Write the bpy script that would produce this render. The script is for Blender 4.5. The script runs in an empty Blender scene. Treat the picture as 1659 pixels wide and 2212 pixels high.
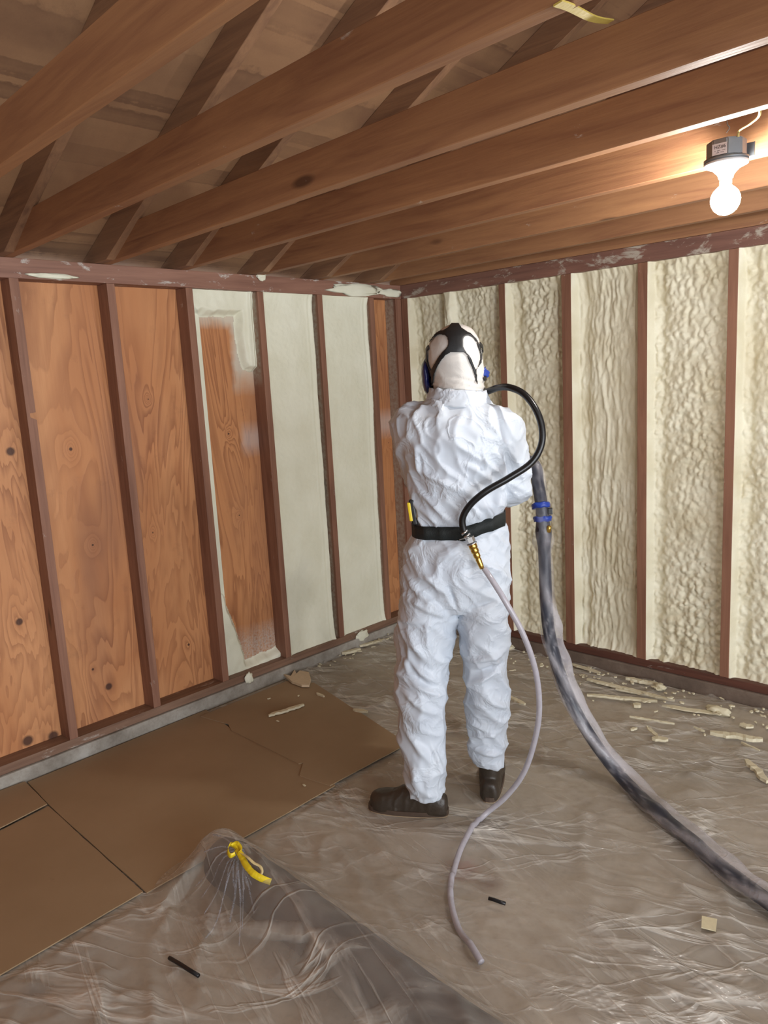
import bpy, bmesh, math, random
import numpy as np
from mathutils import Vector, Matrix, noise
from mathutils.bvhtree import BVHTree

# ------------------------------------------------------------------ camera, world, lights, exposure
W, H = 1659.0, 2212.0
F = 1650.8
PITCH, ROLL, YAW = 0.171289, -0.054960, -0.770660
CAM = Vector((3.21292, -3.55721, 1.59057))
fw = Vector((math.sin(YAW)*math.cos(PITCH), math.cos(YAW)*math.cos(PITCH), -math.sin(PITCH)))
rt0 = Vector((math.cos(YAW), -math.sin(YAW), 0)); up0 = rt0.cross(fw)
rt = math.cos(ROLL)*rt0 + math.sin(ROLL)*up0
up = -math.sin(ROLL)*rt0 + math.cos(ROLL)*up0
scene = bpy.context.scene
COL = scene.collection
cd = bpy.data.cameras.new('camera'); co = bpy.data.objects.new('camera', cd); COL.objects.link(co)
R = Matrix((rt, up, -fw)).transposed().to_4x4(); R.translation = CAM
co.matrix_world = R
cd.sensor_fit = 'VERTICAL'; cd.sensor_height = 36.0; cd.lens = 36.0*F/H
cd.clip_start = 0.05
scene.camera = co
scene.view_settings.view_transform = 'Standard'
scene.view_settings.look = 'None'
scene.view_settings.gamma = 1.0
scene.view_settings.use_curve_mapping = False
scene.view_settings.exposure = 0.80

wd = bpy.data.worlds.new('world'); scene.world = wd; wd.use_nodes = True
bg = wd.node_tree.nodes['Background']; bg.inputs[0].default_value = (0.90, 0.93, 1.0, 1); bg.inputs[1].default_value = 0.9
BULB_STRENGTH = 285.0
BULB2_STRENGTH = 95.0
BULB_COLOR = (1.0, 0.955, 0.90)

def area(name, loc, target, size, size_y, power, color):
    l = bpy.data.lights.new(name, 'AREA'); l.shape = 'RECTANGLE'; l.size = size; l.size_y = size_y
    l.energy = power; l.color = color
    o = bpy.data.objects.new(name, l); COL.objects.link(o); o.location = loc
    o.rotation_euler = (Vector(target)-Vector(loc)).to_track_quat('-Z', 'Y').to_euler()
    return o
# daylight through the open garage door on the right-hand side, outside the frame
area('door_daylight', (6.1, -3.2, 1.15), (0.0, -2.0, 1.1), 4.2, 2.1, 112, (0.90, 0.95, 1.0))

random.seed(7)
RND = random.random

# ------------------------------------------------------------------ geometry helpers
def ray(x, y):
    return fw + rt*((x-W/2)/F) - up*((y-H/2)/F)
def hz(x, y, z=0.0):
    d = ray(x, y); return CAM + d*((z-CAM.z)/d.z)
# frame of the worker: local x to his right, local y ahead of him, z up
PO = Vector((1.57, -1.48, 0)); 
_n = PO-CAM; _n.z = 0; PD = _n.length; PN = _n.normalized(); PR = Vector((-PN.y*-1, 0, 0))
PR = Vector((PN.y, -PN.x, 0))
PROT = math.atan2(PR.y, PR.x)
PM = Matrix.Translation(PO) @ Matrix.Rotation(PROT, 4, 'Z')
PMI = PM.inverted()
def hn(x, y, off=0.0):
    """point on the vertical plane through the worker, off metres ahead of him"""
    d = ray(x, y); return CAM + d*((PD+off)/d.dot(PN))

def link(name, me, mat=None, parent=None, smooth=False):
    o = bpy.data.objects.new(name, me); COL.objects.link(o)
    if mat: me.materials.append(mat)
    if smooth:
        me.polygons.foreach_set('use_smooth', [True]*len(me.polygons))
    if parent is not None: o.parent = parent
    return o
def mesh(name, V, Fc, mat=None, parent=None, smooth=False):
    me = bpy.data.meshes.new(name); me.from_pydata([tuple(v) for v in V], [], Fc); me.update()
    return link(name, me, mat, parent, smooth)
def from_bm(name, bm, mat=None, parent=None, smooth=False):
    bmesh.ops.recalc_face_normals(bm, faces=bm.faces)
    me = bpy.data.meshes.new(name); bm.to_mesh(me); bm.free()
    return link(name, me, mat, parent, smooth)
def tag(o, label, cat, group=None, kind=None):
    o['label'] = label; o['category'] = cat
    if group: o['group'] = group
    if kind: o['kind'] = kind
    return o
def struct(o):
    o['kind'] = 'structure'; return o
def empty(name, loc=(0,0,0), rz=0):
    o = bpy.data.objects.new(name, None); COL.objects.link(o); o.location = loc; o.rotation_euler = (0,0,rz)
    o.empty_display_size = 0.05
    return o
def add_box(bm, x0, x1, y0, y1, z0, z1, bev=0.0, jit=0.0):
    r = bmesh.ops.create_cube(bm, size=1.0)
    for v in r['verts']:
        v.co = Vector((x0+(v.co.x+.5)*(x1-x0), y0+(v.co.y+.5)*(y1-y0), z0+(v.co.z+.5)*(z1-z0)))
    if bev > 0:
        es = list({e for v in r['verts'] for e in v.link_edges})
        bmesh.ops.bevel(bm, geom=es, offset=bev, segments=2, affect='EDGES', profile=0.6)
def box(name, x0, x1, y0, y1, z0, z1, mat, parent=None, bev=0.0):
    bm = bmesh.new(); add_box(bm, x0, x1, y0, y1, z0, z1, bev)
    return from_bm(name, bm, mat, parent)
def prism(bm, pts, axis, a, b):
    """polygon pts extruded along axis from a to b; pts are the other two coords in order"""
    def mk(p, t):
        return {'x': (t, p[0], p[1]), 'y': (p[0], t, p[1]), 'z': (p[0], p[1], t)}[axis]
    A = [bm.verts.new(mk(p, a)) for p in pts]; B = [bm.verts.new(mk(p, b)) for p in pts]
    n = len(pts); bm.faces.new(A); bm.faces.new(B[::-1])
    for i in range(n): bm.faces.new((A[i], B[i], B[(i+1) % n], A[(i+1) % n]))
def spline(P, n=12, closed=False):
    P = [Vector(p) for p in P]; out = []
    N = len(P)
    for i in range(N-1):
        p0 = P[max(i-1, 0)]; p1 = P[i]; p2 = P[i+1]; p3 = P[min(i+2, N-1)]
        for k in range(n):
            t = k/n
            out.append(0.5*((2*p1)+(p2-p0)*t+(2*p0-5*p1+4*p2-p3)*t*t+(3*p1-p0-3*p2+p3)*t**3))
    out.append(P[-1]); return out
def tube_vf(P, rad, seg=16, flat=1.0, rfun=None, cap=True, up_hint=None):
    """P list of Vectors, rad number or list; returns verts, faces"""
    V = []; Fc = []; n = len(P)
    t = (P[1]-P[0]).normalized()
    a = Vector(up_hint) if up_hint is not None else (Vector((0,0,1)) if abs(t.z) < .9 else Vector((1,0,0)))
    nx = t.cross(a).normalized(); ny = nx.cross(t).normalized()
    for i in range(n):
        if i > 0:
            t2 = (P[min(i+1, n-1)]-P[i-1]).normalized()
            q = t.rotation_difference(t2); nx = q @ nx; ny = q @ ny; t = t2
        r = rad[i] if isinstance(rad, (list, tuple)) else rad
        for k in range(seg):
            an = 2*math.pi*k/seg
            rr = r*(rfun(i/(n-1), an, P[i]) if rfun else 1.0)
            V.append(P[i]+nx*(math.cos(an)*rr)+ny*(math.sin(an)*rr*flat))
    for i in range(n-1):
        for k in range(seg):
            Fc.append((i*seg+k, i*seg+(k+1) % seg, (i+1)*seg+(k+1) % seg, (i+1)*seg+k))
    if cap:
        Fc.append(tuple(range(seg))[::-1]); Fc.append(tuple(range((n-1)*seg, n*seg)))
    return V, Fc
def tube(name, P, rad, mat, parent=None, seg=16, **k):
    V, Fc = tube_vf(P, rad, seg, **k)
    return mesh(name, V, Fc, mat, parent, smooth=True)
def lathe_vf(prof, c, seg=40, axis=Vector((0,0,1))):
    q = Vector((0,0,1)).rotation_difference(axis)
    V = []; Fc = []
    for (r, z) in prof:
        for k in range(seg):
            a = 2*math.pi*k/seg
            V.append(Vector(c)+q @ Vector((r*math.cos(a), r*math.sin(a), z)))
    n = len(prof)
    for i in range(n-1):
        for k in range(seg):
            Fc.append((i*seg+k, i*seg+(k+1) % seg, (i+1)*seg+(k+1) % seg, (i+1)*seg+k))
    Fc.append(tuple(range(seg))[::-1]); Fc.append(tuple(range((n-1)*seg, n*seg)))
    return V, Fc
def lathe(name, prof, c, mat, parent=None, seg=40, axis=Vector((0,0,1)), smooth=True):
    V, Fc = lathe_vf(prof, c, seg, axis); return mesh(name, V, Fc, mat, parent, smooth)
def rings_vf(rings, seg=32, sup=1.0):
    """closed body from horizontal elliptical rings (cx, cy, z, a, b)"""
    V = []; Fc = []
    for (cx, cy, z, a, b) in rings:
        for k in range(seg):
            an = 2*math.pi*k/seg
            c, s = math.cos(an), math.sin(an)
            V.append(Vector((cx+a*math.copysign(abs(c)**sup, c), cy+b*math.copysign(abs(s)**sup, s), z)))
    n = len(rings)
    for i in range(n-1):
        for k in range(seg):
            Fc.append((i*seg+k, i*seg+(k+1) % seg, (i+1)*seg+(k+1) % seg, (i+1)*seg+k))
    Fc.append(tuple(range(seg))[::-1]); Fc.append(tuple(range((n-1)*seg, n*seg)))
    return V, Fc
def ellipsoid_vf(c, a, b, h, nu=32, nv=18):
    rings = []
    for j in range(1, nv):
        th = math.pi*j/nv
        rings.append((c[0], c[1], c[2]-h*math.cos(th), a*math.sin(th), b*math.sin(th)))
    return rings_vf(rings, nu)
def join_vf(parts):
    V = []; Fc = []
    for v, f in parts:
        o = len(V); V += v; Fc += [tuple(i+o for i in q) for q in f]
    return V, Fc
def interp_rings(keys, n=6):
    """smooth interpolation of ring tuples"""
    out = []
    K = [np.array(k, float) for k in keys]
    for i in range(len(K)-1):
        p0, p1, p2, p3 = K[max(i-1,0)], K[i], K[i+1], K[min(i+2, len(K)-1)]
        for k in range(n):
            t = k/n
            out.append(tuple(0.5*((2*p1)+(p2-p0)*t+(2*p0-5*p1+4*p2-p3)*t*t+(3*p1-p0-3*p2+p3)*t**3)))
    out.append(tuple(K[-1])); return out
def remesh(parts, vox, smooth_it=2):
    """union of closed shells as one voxel-remeshed mesh datablock"""
    V, Fc = join_vf(parts)
    me = bpy.data.meshes.new('tmp'); me.from_pydata([tuple(v) for v in V], [], Fc)
    o = bpy.data.objects.new('tmp', me); COL.objects.link(o)
    m = o.modifiers.new('r', 'REMESH'); m.mode = 'VOXEL'; m.voxel_size = vox
    s = o.modifiers.new('s', 'SMOOTH'); s.factor = 0.6; s.iterations = smooth_it
    dg = bpy.context.evaluated_depsgraph_get(); dg.update()
    ev = o.evaluated_get(dg)
    me2 = bpy.data.meshes.new_from_object(ev)
    bpy.data.objects.remove(o); bpy.data.meshes.remove(me)
    return me2
def displace(me, fun):
    n = len(me.vertices)
    co = np.empty(n*3, np.float32); me.vertices.foreach_get('co', co)
    no = np.empty(n*3, np.float32); me.vertices.foreach_get('normal', no)
    co = co.reshape(-1,3); no = no.reshape(-1,3)
    for i in range(n):
        p = Vector(co[i].tolist()); nn = Vector(no[i].tolist())
        d = fun(p, nn)
        co[i] += no[i]*d
    me.vertices.foreach_set('co', co.reshape(-1)); me.update()
def nz(x, y, z=0.0): return noise.noise(Vector((x, y, z)))
def ridge(x, y, z=0.0, p=2.0):
    return max(0.0, 1-abs(noise.noise(Vector((x, y, z))))*2.2)**p
def sstep(a, b, x):
    t = min(1.0, max(0.0, (x-a)/(b-a))); return t*t*(3-2*t)

# ------------------------------------------------------------------ materials
def srgb(r, g, b):
    f = lambda c: (c/255/12.92 if c/255 <= .04045 else ((c/255+.055)/1.055)**2.4)
    return (f(r), f(g), f(b), 1)
class N:
    """tiny node-tree builder"""
    def __init__(s, name):
        s.m = bpy.data.materials.new(name); s.m.use_nodes = True; s.t = s.m.node_tree
        s.b = s.t.nodes['Principled BSDF']; s.out = s.t.nodes['Material Output']
    def n(s, typ, **kw):
        nd = s.t.nodes.new(typ)
        for k, v in kw.items(): setattr(nd, k, v)
        return nd
    def l(s, a, b): s.t.links.new(a, b)
    def coord(s, scale=(1,1,1), rnd=0.0, rot=(0,0,0), loc=(0,0,0)):
        tc = s.n('ShaderNodeTexCoord'); o = tc.outputs['Object']
        if rnd:
            oi = s.n('ShaderNodeObjectInfo'); ml = s.n('ShaderNodeMath', operation='MULTIPLY'); ml.inputs[1].default_value = rnd
            s.l(oi.outputs['Random'], ml.inputs[0]); va = s.n('ShaderNodeVectorMath', operation='ADD')
            s.l(o, va.inputs[0]); s.l(ml.outputs[0], va.inputs[1]); o = va.outputs[0]
        mp = s.n('ShaderNodeMapping'); mp.inputs['Scale'].default_value = scale; mp.inputs['Rotation'].default_value = rot
        mp.inputs['Location'].default_value = loc
        s.l(o, mp.inputs[0]); return mp.outputs[0]
    def noise(s, vec, scale, detail=4, rough=.55, dist=0.0):
        nd = s.n('ShaderNodeTexNoise'); s.l(vec, nd.inputs['Vector']); nd.inputs['Scale'].default_value = scale
        nd.inputs['Detail'].default_value = detail; nd.inputs['Roughness'].default_value = rough; nd.inputs['Distortion'].default_value = dist
        return nd.outputs['Fac']
    def ramp(s, fac, stops):
        r = s.n('ShaderNodeValToRGB'); s.l(fac, r.inputs[0]); e = r.color_ramp.elements
        while len(e) < len(stops): e.new(0.5)
        for i, (p, c) in enumerate(stops):
            e[i].position = p; e[i].color = c if len(c) == 4 else (*c, 1)
        return r.outputs[0]
    def val(s, fac, a, b):
        """map fac range a..b to 0..1 clamped"""
        m = s.n('ShaderNodeMapRange'); s.l(fac, m.inputs[0]); m.inputs[1].default_value = a; m.inputs[2].default_value = b
        return m.outputs[0]
    def mix(s, fac, a, b, mode='MIX'):
        m = s.n('ShaderNodeMix', data_type='RGBA', blend_type=mode)
        for sock, v in ((m.inputs[0], fac), (m.inputs[6], a), (m.inputs[7], b)):
            if hasattr(v, 'links'): s.l(v, sock)
            else: sock.default_value = v
        return m.outputs[2]
    def math(s, op, a, b=0.0):
        m = s.n('ShaderNodeMath', operation=op)
        for sock, v in ((m.inputs[0], a), (m.inputs[1], b)):
            if hasattr(v, 'links'): s.l(v, sock)
            else: sock.default_value = v
        return m.outputs[0]
    def bump(s, h, strength=.3, dist=.01, prev=None):
        b = s.n('ShaderNodeBump'); b.inputs['Strength'].default_value = strength; b.inputs['Distance'].default_value = dist
        s.l(h, b.inputs['Height'])
        if prev is not None: s.l(prev, b.inputs['Normal'])
        return b.outputs[0]
    def set(s, color=None, rough=None, normal=None, **kw):
        i = s.b.inputs
        if color is not None:
            if hasattr(color, 'links'): s.l(color, i['Base Color'])
            else: i['Base Color'].default_value = color
        if rough is not None:
            if hasattr(rough, 'links'): s.l(rough, i['Roughness'])
            else: i['Roughness'].default_value = rough
        if normal is not None: s.l(normal, i['Normal'])
        for k, v in kw.items():
            k = k.replace('_', ' ')
            if hasattr(v, 'links'): s.l(v, i[k])
            else: i[k].default_value = v
        return s.m

def plain(name, color, rough=.6, bump=0, bscale=60, **kw):
    n = N(name)
    v = n.coord(); f = n.noise(v, bscale, 3)
    c = n.mix(n.val(f, .3, .7), tuple(x*.88 for x in color[:3])+(1,), color)
    nm = n.bump(f, bump, .004) if bump else None
    return n.set(c, rough, nm, **kw)

def lumber(name, light, dark, axis, flecks=0.0, streak=1.0, knots=True, fleckcol=None, grey=None, fthr=.62):
    n = N(name)
    lo = 1.2; hi = 22.0
    sc = {'x': (lo, hi, hi), 'y': (hi, lo, hi), 'z': (hi, hi, lo)}[axis]
    v = n.coord(sc, rnd=13.0)
    g = n.noise(v, 1.0, 6, .6, 1.2)
    v2 = n.coord(tuple(s*5 for s in sc), rnd=7.0)
    g2 = n.noise(v2, 1.0, 4, .6)
    c = n.ramp(n.val(g, .3, .72), [(0.0, dark), (0.45, tuple((a+b)/2 for a, b in zip(light, dark))), (1.0, light)])
    c = n.mix(n.math('MULTIPLY', n.val(g2, .5, .75), .45), c, dark)
    vb = n.coord((1.6,1.6,1.6), rnd=5.0); lf = n.noise(vb, 1.0, 2)
    c = n.mix(n.math('MULTIPLY', n.val(lf, .35, .7), .35), c, tuple(x*1.25 for x in light[:3])+(1,))
    if knots:
        ksc = {'x': (2.2, 7, 7), 'y': (7, 2.2, 7), 'z': (7, 7, 2.2)}[axis]
        vo = n.n('ShaderNodeTexVoronoi'); n.l(n.coord(ksc, rnd=11.0), vo.inputs['Vector']); vo.inputs['Scale'].default_value = .8
        k = n.val(vo.outputs['Distance'], .115, .06)
        c = n.mix(n.math('MULTIPLY', k, .8), c, tuple(x*.35 for x in dark[:3])+(1,))
    if flecks:
        vf = n.coord({'x': (7, 16, 16), 'y': (16, 7, 16), 'z': (16, 16, 7)}[axis], rnd=3.0)
        ff = n.noise(vf, 1.0, 7, .68, .4)
        mk = n.math('MULTIPLY', n.val(ff, fthr, fthr+.07), flecks)
        c = n.mix(mk, c, fleckcol or srgb(205, 200, 190))
    nm = n.bump(g2, .25, .003, n.bump(g, .2, .003))
    return n.set(c, .62, nm)

M = {}
M['stud'] = lumber('stud wood', srgb(148, 106, 84), srgb(108, 70, 54), 'z', .55, fthr=.66)
def side_haze():
    m = M['stud']; t = m.node_tree; n = N.__new__(N); n.m = m; n.t = t; n.b = t.nodes['Principled BSDF']
    tc = n.n('ShaderNodeTexCoord'); sp = n.n('ShaderNodeSeparateXYZ'); n.l(tc.outputs['Object'], sp.inputs[0])
    g = n.noise(n.coord((40,40,40)), 1.0, 4, .7); w = n.math('MULTIPLY', n.noise(n.coord((7,7,7)), 1.0, 3), .12)
    k = n.math('MULTIPLY', n.val(sp.outputs['X'], -.010, -.026), n.val(sp.outputs['Y'], -1.16, -1.10))
    upper = n.val(n.math('ADD', sp.outputs['Z'], w), 1.62, 1.72); right = n.val(sp.outputs['Y'], -.80, -.75)
    k = n.math('MULTIPLY', k, n.math('MAXIMUM', upper, right)); k = n.math('MULTIPLY', k, n.val(g, .25, .6))
    old = n.b.inputs['Base Color'].links[0].from_socket
    n.l(n.mix(n.math('MULTIPLY', k, .7), old, srgb(178, 172, 156)), n.b.inputs['Base Color'])
side_haze()
M['stud_grey'] = lumber('weathered stud wood', srgb(150, 112, 94), srgb(112, 72, 56), 'z', .3, fthr=.68)
M['plate_y'] = lumber('top plate wood left', srgb(150, 110, 92), srgb(112, 76, 62), 'y', .85, knots=False, fthr=.585, fleckcol=srgb(196, 192, 184))
M['plate_x'] = lumber('top plate wood right', srgb(132, 94, 80), srgb(92, 62, 54), 'x', .8, knots=False, fthr=.55, fleckcol=srgb(182, 174, 160))
M['sill'] = lumber('bottom plate wood', srgb(138, 108, 88), srgb(96, 68, 52), 'y', .5, knots=False, fthr=.60)
M['sill_x'] = lumber('bottom plate wood right', srgb(104, 64, 50), srgb(70, 40, 32), 'x', .35, knots=False, fthr=.64)
M['joist'] = lumber('joist wood', srgb(166, 122, 84), srgb(126, 84, 60), 'x', .8, fthr=.67)
M['rafter'] = lumber('rafter wood', srgb(152, 116, 86), srgb(110, 80, 62), 'x', .3, fthr=.72)

def plywood(name, plane, knots, c_light, c_mid, c_dark, stain=True, ringfreq=26.0):
    """rotary-cut fir plywood, grain runs along z; plane 'x' uses (y,z)"""
    n = N(name)
    tc = n.n('ShaderNodeTexCoord'); sp = n.n('ShaderNodeSeparateXYZ'); n.l(tc.outputs['Object'], sp.inputs[0])
    a = sp.outputs['Y'] if plane == 'x' else sp.outputs['X']; z = sp.outputs['Z']
    sx = (0.0, 3.4, .62) if plane == 'x' else (3.4, 0, .62)
    h = n.noise(n.coord(sx), 1.0, 4, .52, .7)
    h = n.math('MULTIPLY', h, 1.0)
    cmb = n.n('ShaderNodeCombineXYZ'); n.l(a, cmb.inputs[0]); n.l(z, cmb.inputs[1])
    kd = None
    for (ky, kz, ks, kh) in knots:
        vs = n.n('ShaderNodeVectorMath', operation='SUBTRACT'); n.l(cmb.outputs[0], vs.inputs[0]); vs.inputs[1].default_value = (ky, kz, 0)
        vm = n.n('ShaderNodeVectorMath', operation='MULTIPLY'); n.l(vs.outputs[0], vm.inputs[0]); vm.inputs[1].default_value = (1/(ks*2.6), 1/(ks*4.0), 1)
        ln = n.n('ShaderNodeVectorMath', operation='LENGTH'); n.l(vm.outputs[0], ln.inputs[0])
        q = n.math('MULTIPLY', ln.outputs['Value'], ln.outputs['Value'])
        e = n.math('MULTIPLY', n.math('DIVIDE', 1.0, n.math('ADD', q, 1.0)), kh)
        h = n.math('ADD', h, e)
        vm2 = n.n('ShaderNodeVectorMath', operation='MULTIPLY'); n.l(vs.outputs[0], vm2.inputs[0]); vm2.inputs[1].default_value = (1/(ks*.62), 1/(ks*.62), 1)
        l2 = n.n('ShaderNodeVectorMath', operation='LENGTH'); n.l(vm2.outputs[0], l2.inputs[0])
        d = n.val(l2.outputs['Value'], 1.25, .75)
        kd = d if kd is None else n.math('MAXIMUM', kd, d)
    fine = n.noise(n.coord((30, 30, 7)), 1.0, 4, .6)
    ph = n.math('ADD', n.math('MULTIPLY', h, ringfreq), n.math('MULTIPLY', fine, .28))
    fr = n.math('FRACT', ph)
    line = n.math('MULTIPLY', n.val(fr, .35, .93), n.val(fr, 1.0, .93))
    c = n.ramp(n.val(n.noise(n.coord((1.0*3, 3, .9)), 1.0, 4, .6, .6), .3, .7), [(0, c_mid), (1, c_light)])
    fib = n.noise(n.coord((160, 160, 5)), 1.0, 3, .6)
    c = n.mix(n.math('MULTIPLY', n.val(fib, .45, .75), .35), c, c_mid)
    c = n.mix(n.math('MULTIPLY', line, n.math('ADD', .22, n.math('MULTIPLY', n.val(n.noise(n.coord((2.5,2.5,1.4)), 1.0, 3), .35, .65), .5))), c, c_dark)
    if stain:
        st = n.val(n.noise(n.coord((2.2, 2.2, .7), loc=(3.1, 0, 1.7)), 1.0, 4, .6), .56, .72)
        c = n.mix(n.math('MULTIPLY', st, .38), c, srgb(120, 78, 66))
        dirt = n.val(n.noise(n.coord((6, 6, 6)), 1.0, 6, .7), .60, .78)
        c = n.mix(n.math('MULTIPLY', dirt, .30), c, srgb(92, 58, 44))
    if kd is not None:
        c = n.mix(n.math('MULTIPLY', kd, .9), c, srgb(58, 28, 18))
    return n, c, line
KN = [(-2.348,1.382,.028,.16),(-2.096,1.366,.012,.30),(-2.407,.665,.024,.16),(-2.056,.255,.026,.12),(-2.441,.138,.036,.1),(-2.333,.117,.036,.1),
      (-1.268,1.36,.009,.30),(-2.05,.928,.008,.28),(-1.247,.931,.006,.25),(-1.83,.40,.010,.2),(-1.75,.93,.005,.2),(-1.70,1.56,.005,-.3),(-.08,1.2,.005,.3),(-2.12,.36,.009,.1),(-1.62,.33,.010,.1)]
n, c, line = plywood('left wall fir plywood', 'x', KN, srgb(206, 148, 100), srgb(184, 122, 76), srgb(130, 74, 42), ringfreq=17.0)
# overspray haze on the plywood beside the sprayed bays
tc = n.n('ShaderNodeTexCoord'); sp = n.n('ShaderNodeSeparateXYZ'); n.l(tc.outputs['Object'], sp.inputs[0])
yy = sp.outputs['Y']; zz = sp.outputs['Z']
grit = n.noise(n.coord((90,90,90)), 1.0, 3, .7)
wob = n.math('MULTIPLY', n.noise(n.coord((6,6,6)), 1.0, 3), .12)
m1 = n.math('MULTIPLY', n.val(n.math('ADD', zz, wob), .40, .30), n.math('MULTIPLY', n.val(yy, -1.38, -1.28), n.val(yy, -1.00, -1.03)))
m1 = n.math('MULTIPLY', m1, n.val(grit, .30, .62))
c = n.mix(n.math('MULTIPLY', m1, .8), c, srgb(196, 186, 176))
m2 = n.math('MULTIPLY', n.val(n.math('ADD', yy, wob), -1.145, -1.10), n.math('MULTIPLY', n.val(zz, 1.22, 1.30), n.val(zz, 1.42, 1.34)))
c = n.mix(n.math('MULTIPLY', m2, .5), c, srgb(200, 190, 186))
m3 = n.math('MULTIPLY', n.val(n.math('ADD', zz, wob), 1.93, 1.99), n.math('MULTIPLY', n.val(yy, -1.47, -1.45), n.val(yy, -1.06, -1.08)))
m4 = n.math('MULTIPLY', n.val(n.math('ADD', yy, wob), -1.165, -1.125), n.math('MULTIPLY', n.val(n.math('ADD', zz, wob), 1.62, 1.74), n.val(yy, -1.06, -1.08)))
m5 = n.math('MULTIPLY', n.val(n.math('ADD', yy, wob), -.235, -.275), n.val(yy, -.30, -.28))
c = n.mix(n.math('MULTIPLY', n.math('MAXIMUM', m3, n.math('MAXIMUM', m4, m5)), .75), c, srgb(206, 204, 190))
M['ply'] = n.set(c, .58, n.bump(line, .15, .002))
n, c, line = plywood('roof plywood', 'y', [(1.0, 2.4, .02, .8)], srgb(164, 128, 94), srgb(138, 104, 78), srgb(98, 70, 54), stain=True, ringfreq=7)
M['roof'] = n.set(c, .65, n.bump(line, .1, .002))
M['dark_ply'] = plain('wall backing', srgb(96, 62, 42), .7)

# foam
def foam_mat(name, base, shade, scale=1.0):
    n = N(name)
    v = n.coord()
    f = n.noise(v, 38*scale, 5, .6, .3); g = n.noise(v, 5.0, 3, .5); pits = n.noise(v, 160, 3, .7)
    c = n.mix(n.val(g, .35, .7), base, shade)
    c = n.mix(n.math('MULTIPLY', n.val(pits, .62, .8), .35), c, tuple(x*.62 for x in shade[:3])+(1,))
    nm = n.bump(pits, .25, .002, n.bump(f, .35, .006))
    return n.set(c, .55, nm)
M['foam_l'] = foam_mat('sprayed foam smooth', srgb(236, 236, 216), srgb(226, 225, 202), .8)
M['foam_r'] = foam_mat('sprayed foam bumpy', srgb(228, 223, 200), srgb(210, 201, 172), 1.4)
M['scrap'] = foam_mat('foam scrap', srgb(222, 214, 186), srgb(204, 194, 164), 2.0)
M['scrap2'] = plain('paper scrap', srgb(214, 192, 160), .7)

# concrete
n = N('concrete curb'); v = n.coord(); a = n.noise(v, 6, 6, .65); b = n.noise(v, 60, 4, .6)
c = n.ramp(n.val(a, .3, .7), [(0, srgb(120, 112, 102)), (.6, srgb(158, 152, 142)), (1, srgb(176, 172, 164))])
M['curb'] = n.set(n.mix(n.math('MULTIPLY', n.val(b, .5, .75), .3), c, srgb(110, 98, 86)), .8, n.bump(b, .4, .004))
n = N('brown curb'); v = n.coord(); a = n.noise(v, 6, 6, .65); b = n.noise(v, 50, 4, .6)
c = n.ramp(n.val(a, .3, .7), [(0, srgb(92, 78, 68)), (.6, srgb(112, 96, 84)), (1, srgb(128, 114, 102))])
M['curb_x'] = n.set(n.mix(n.math('MULTIPLY', n.val(b, .5, .75), .3), c, srgb(80, 66, 58)), .8, n.bump(b, .4, .004))
n = N('concrete floor'); v = n.coord(); a = n.noise(v, 1.6, 7, .62); b = n.noise(v, 45, 4, .6)
c = n.ramp(n.val(a, .3, .7), [(0, srgb(140, 128, 110)), (.5, srgb(164, 150, 130)), (1, srgb(186, 174, 156))])
tc = n.n('ShaderNodeTexCoord')
for (fx, fy, fr_, fc) in ((1.775, -1.80, .05, srgb(140, 70, 44)), (1.88, -1.80, .035, srgb(110, 74, 50)), (1.2, -2.95, .03, srgb(70, 56, 46))):
    dn = n.n('ShaderNodeVectorMath', operation='DISTANCE'); n.l(tc.outputs['Object'], dn.inputs[0]); dn.inputs[1].default_value = (fx, fy, 0)
    c = n.mix(n.math('MULTIPLY', n.val(n.math('ADD', dn.outputs['Value'], n.math('MULTIPLY', b, .05)), fr_+.05, fr_), .8), c, fc)
M['floor'] = n.set(n.mix(n.math('MULTIPLY', n.val(b, .5, .75), .25), c, srgb(92, 74, 60)), .8, n.bump(b, .3, .003))

# cardboard
n = N('brown cardboard'); v = n.coord(); a = n.noise(v, 2.2, 5, .6); b = n.noise(n.coord((3, 120, 3)), 1.0, 2); d = n.noise(v, 9, 6, .7)
c = n.ramp(n.val(a, .3, .72), [(0, srgb(146, 122, 92)), (1, srgb(158, 134, 104))])
c = n.mix(n.math('MULTIPLY', n.val(d, .66, .8), .3), c, srgb(84, 56, 38))
M['card'] = n.set(c, .72, n.bump(b, .10, .002))

# plastic sheeting
n = N('clear plastic sheeting'); v = n.coord()
def turned(ang, sc):
    m2 = n.n('ShaderNodeMapping'); n.l(n.coord((1,1,1), rot=(0,0,ang)), m2.inputs[0]); m2.inputs['Scale'].default_value = sc; return m2.outputs[0]
w1 = n.noise(turned(-.38, (.7, 7.0, 1)), 1.0, 5, .5, .5)
w2 = n.noise(turned(.25, (1.3, 11.0, 1)), 1.0, 4, .5, .5)
w3 = n.noise(turned(-.9, (1.0, 6.0, 1)), 1.0, 4, .5, .5)
r1 = n.val(n.math('ABSOLUTE', n.math('SUBTRACT', w1, .5)), .040, .0)
r2 = n.val(n.math('ABSOLUTE', n.math('SUBTRACT', w2, .54)), .035, .0)
r3 = n.val(n.math('ABSOLUTE', n.math('SUBTRACT', w3, .56)), .03, .0)
cl = n.noise(v, 2.2, 6, .62); cl2 = n.val(cl, .42, .66)
rr = n.math('ADD', n.math('MULTIPLY', r1, .8), n.math('ADD', n.math('MULTIPLY', r2, .5), n.math('MULTIPLY', r3, .6)))
rr = n.math('MULTIPLY', rr, n.math('ADD', .25, cl2))
alpha = n.math('ADD', n.math('MULTIPLY', rr, .50), n.math('ADD', .22, n.math('MULTIPLY', cl2, .16)))  # folded plastic is more opaque; also paints pale glare streaks along the wrinkles
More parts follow.
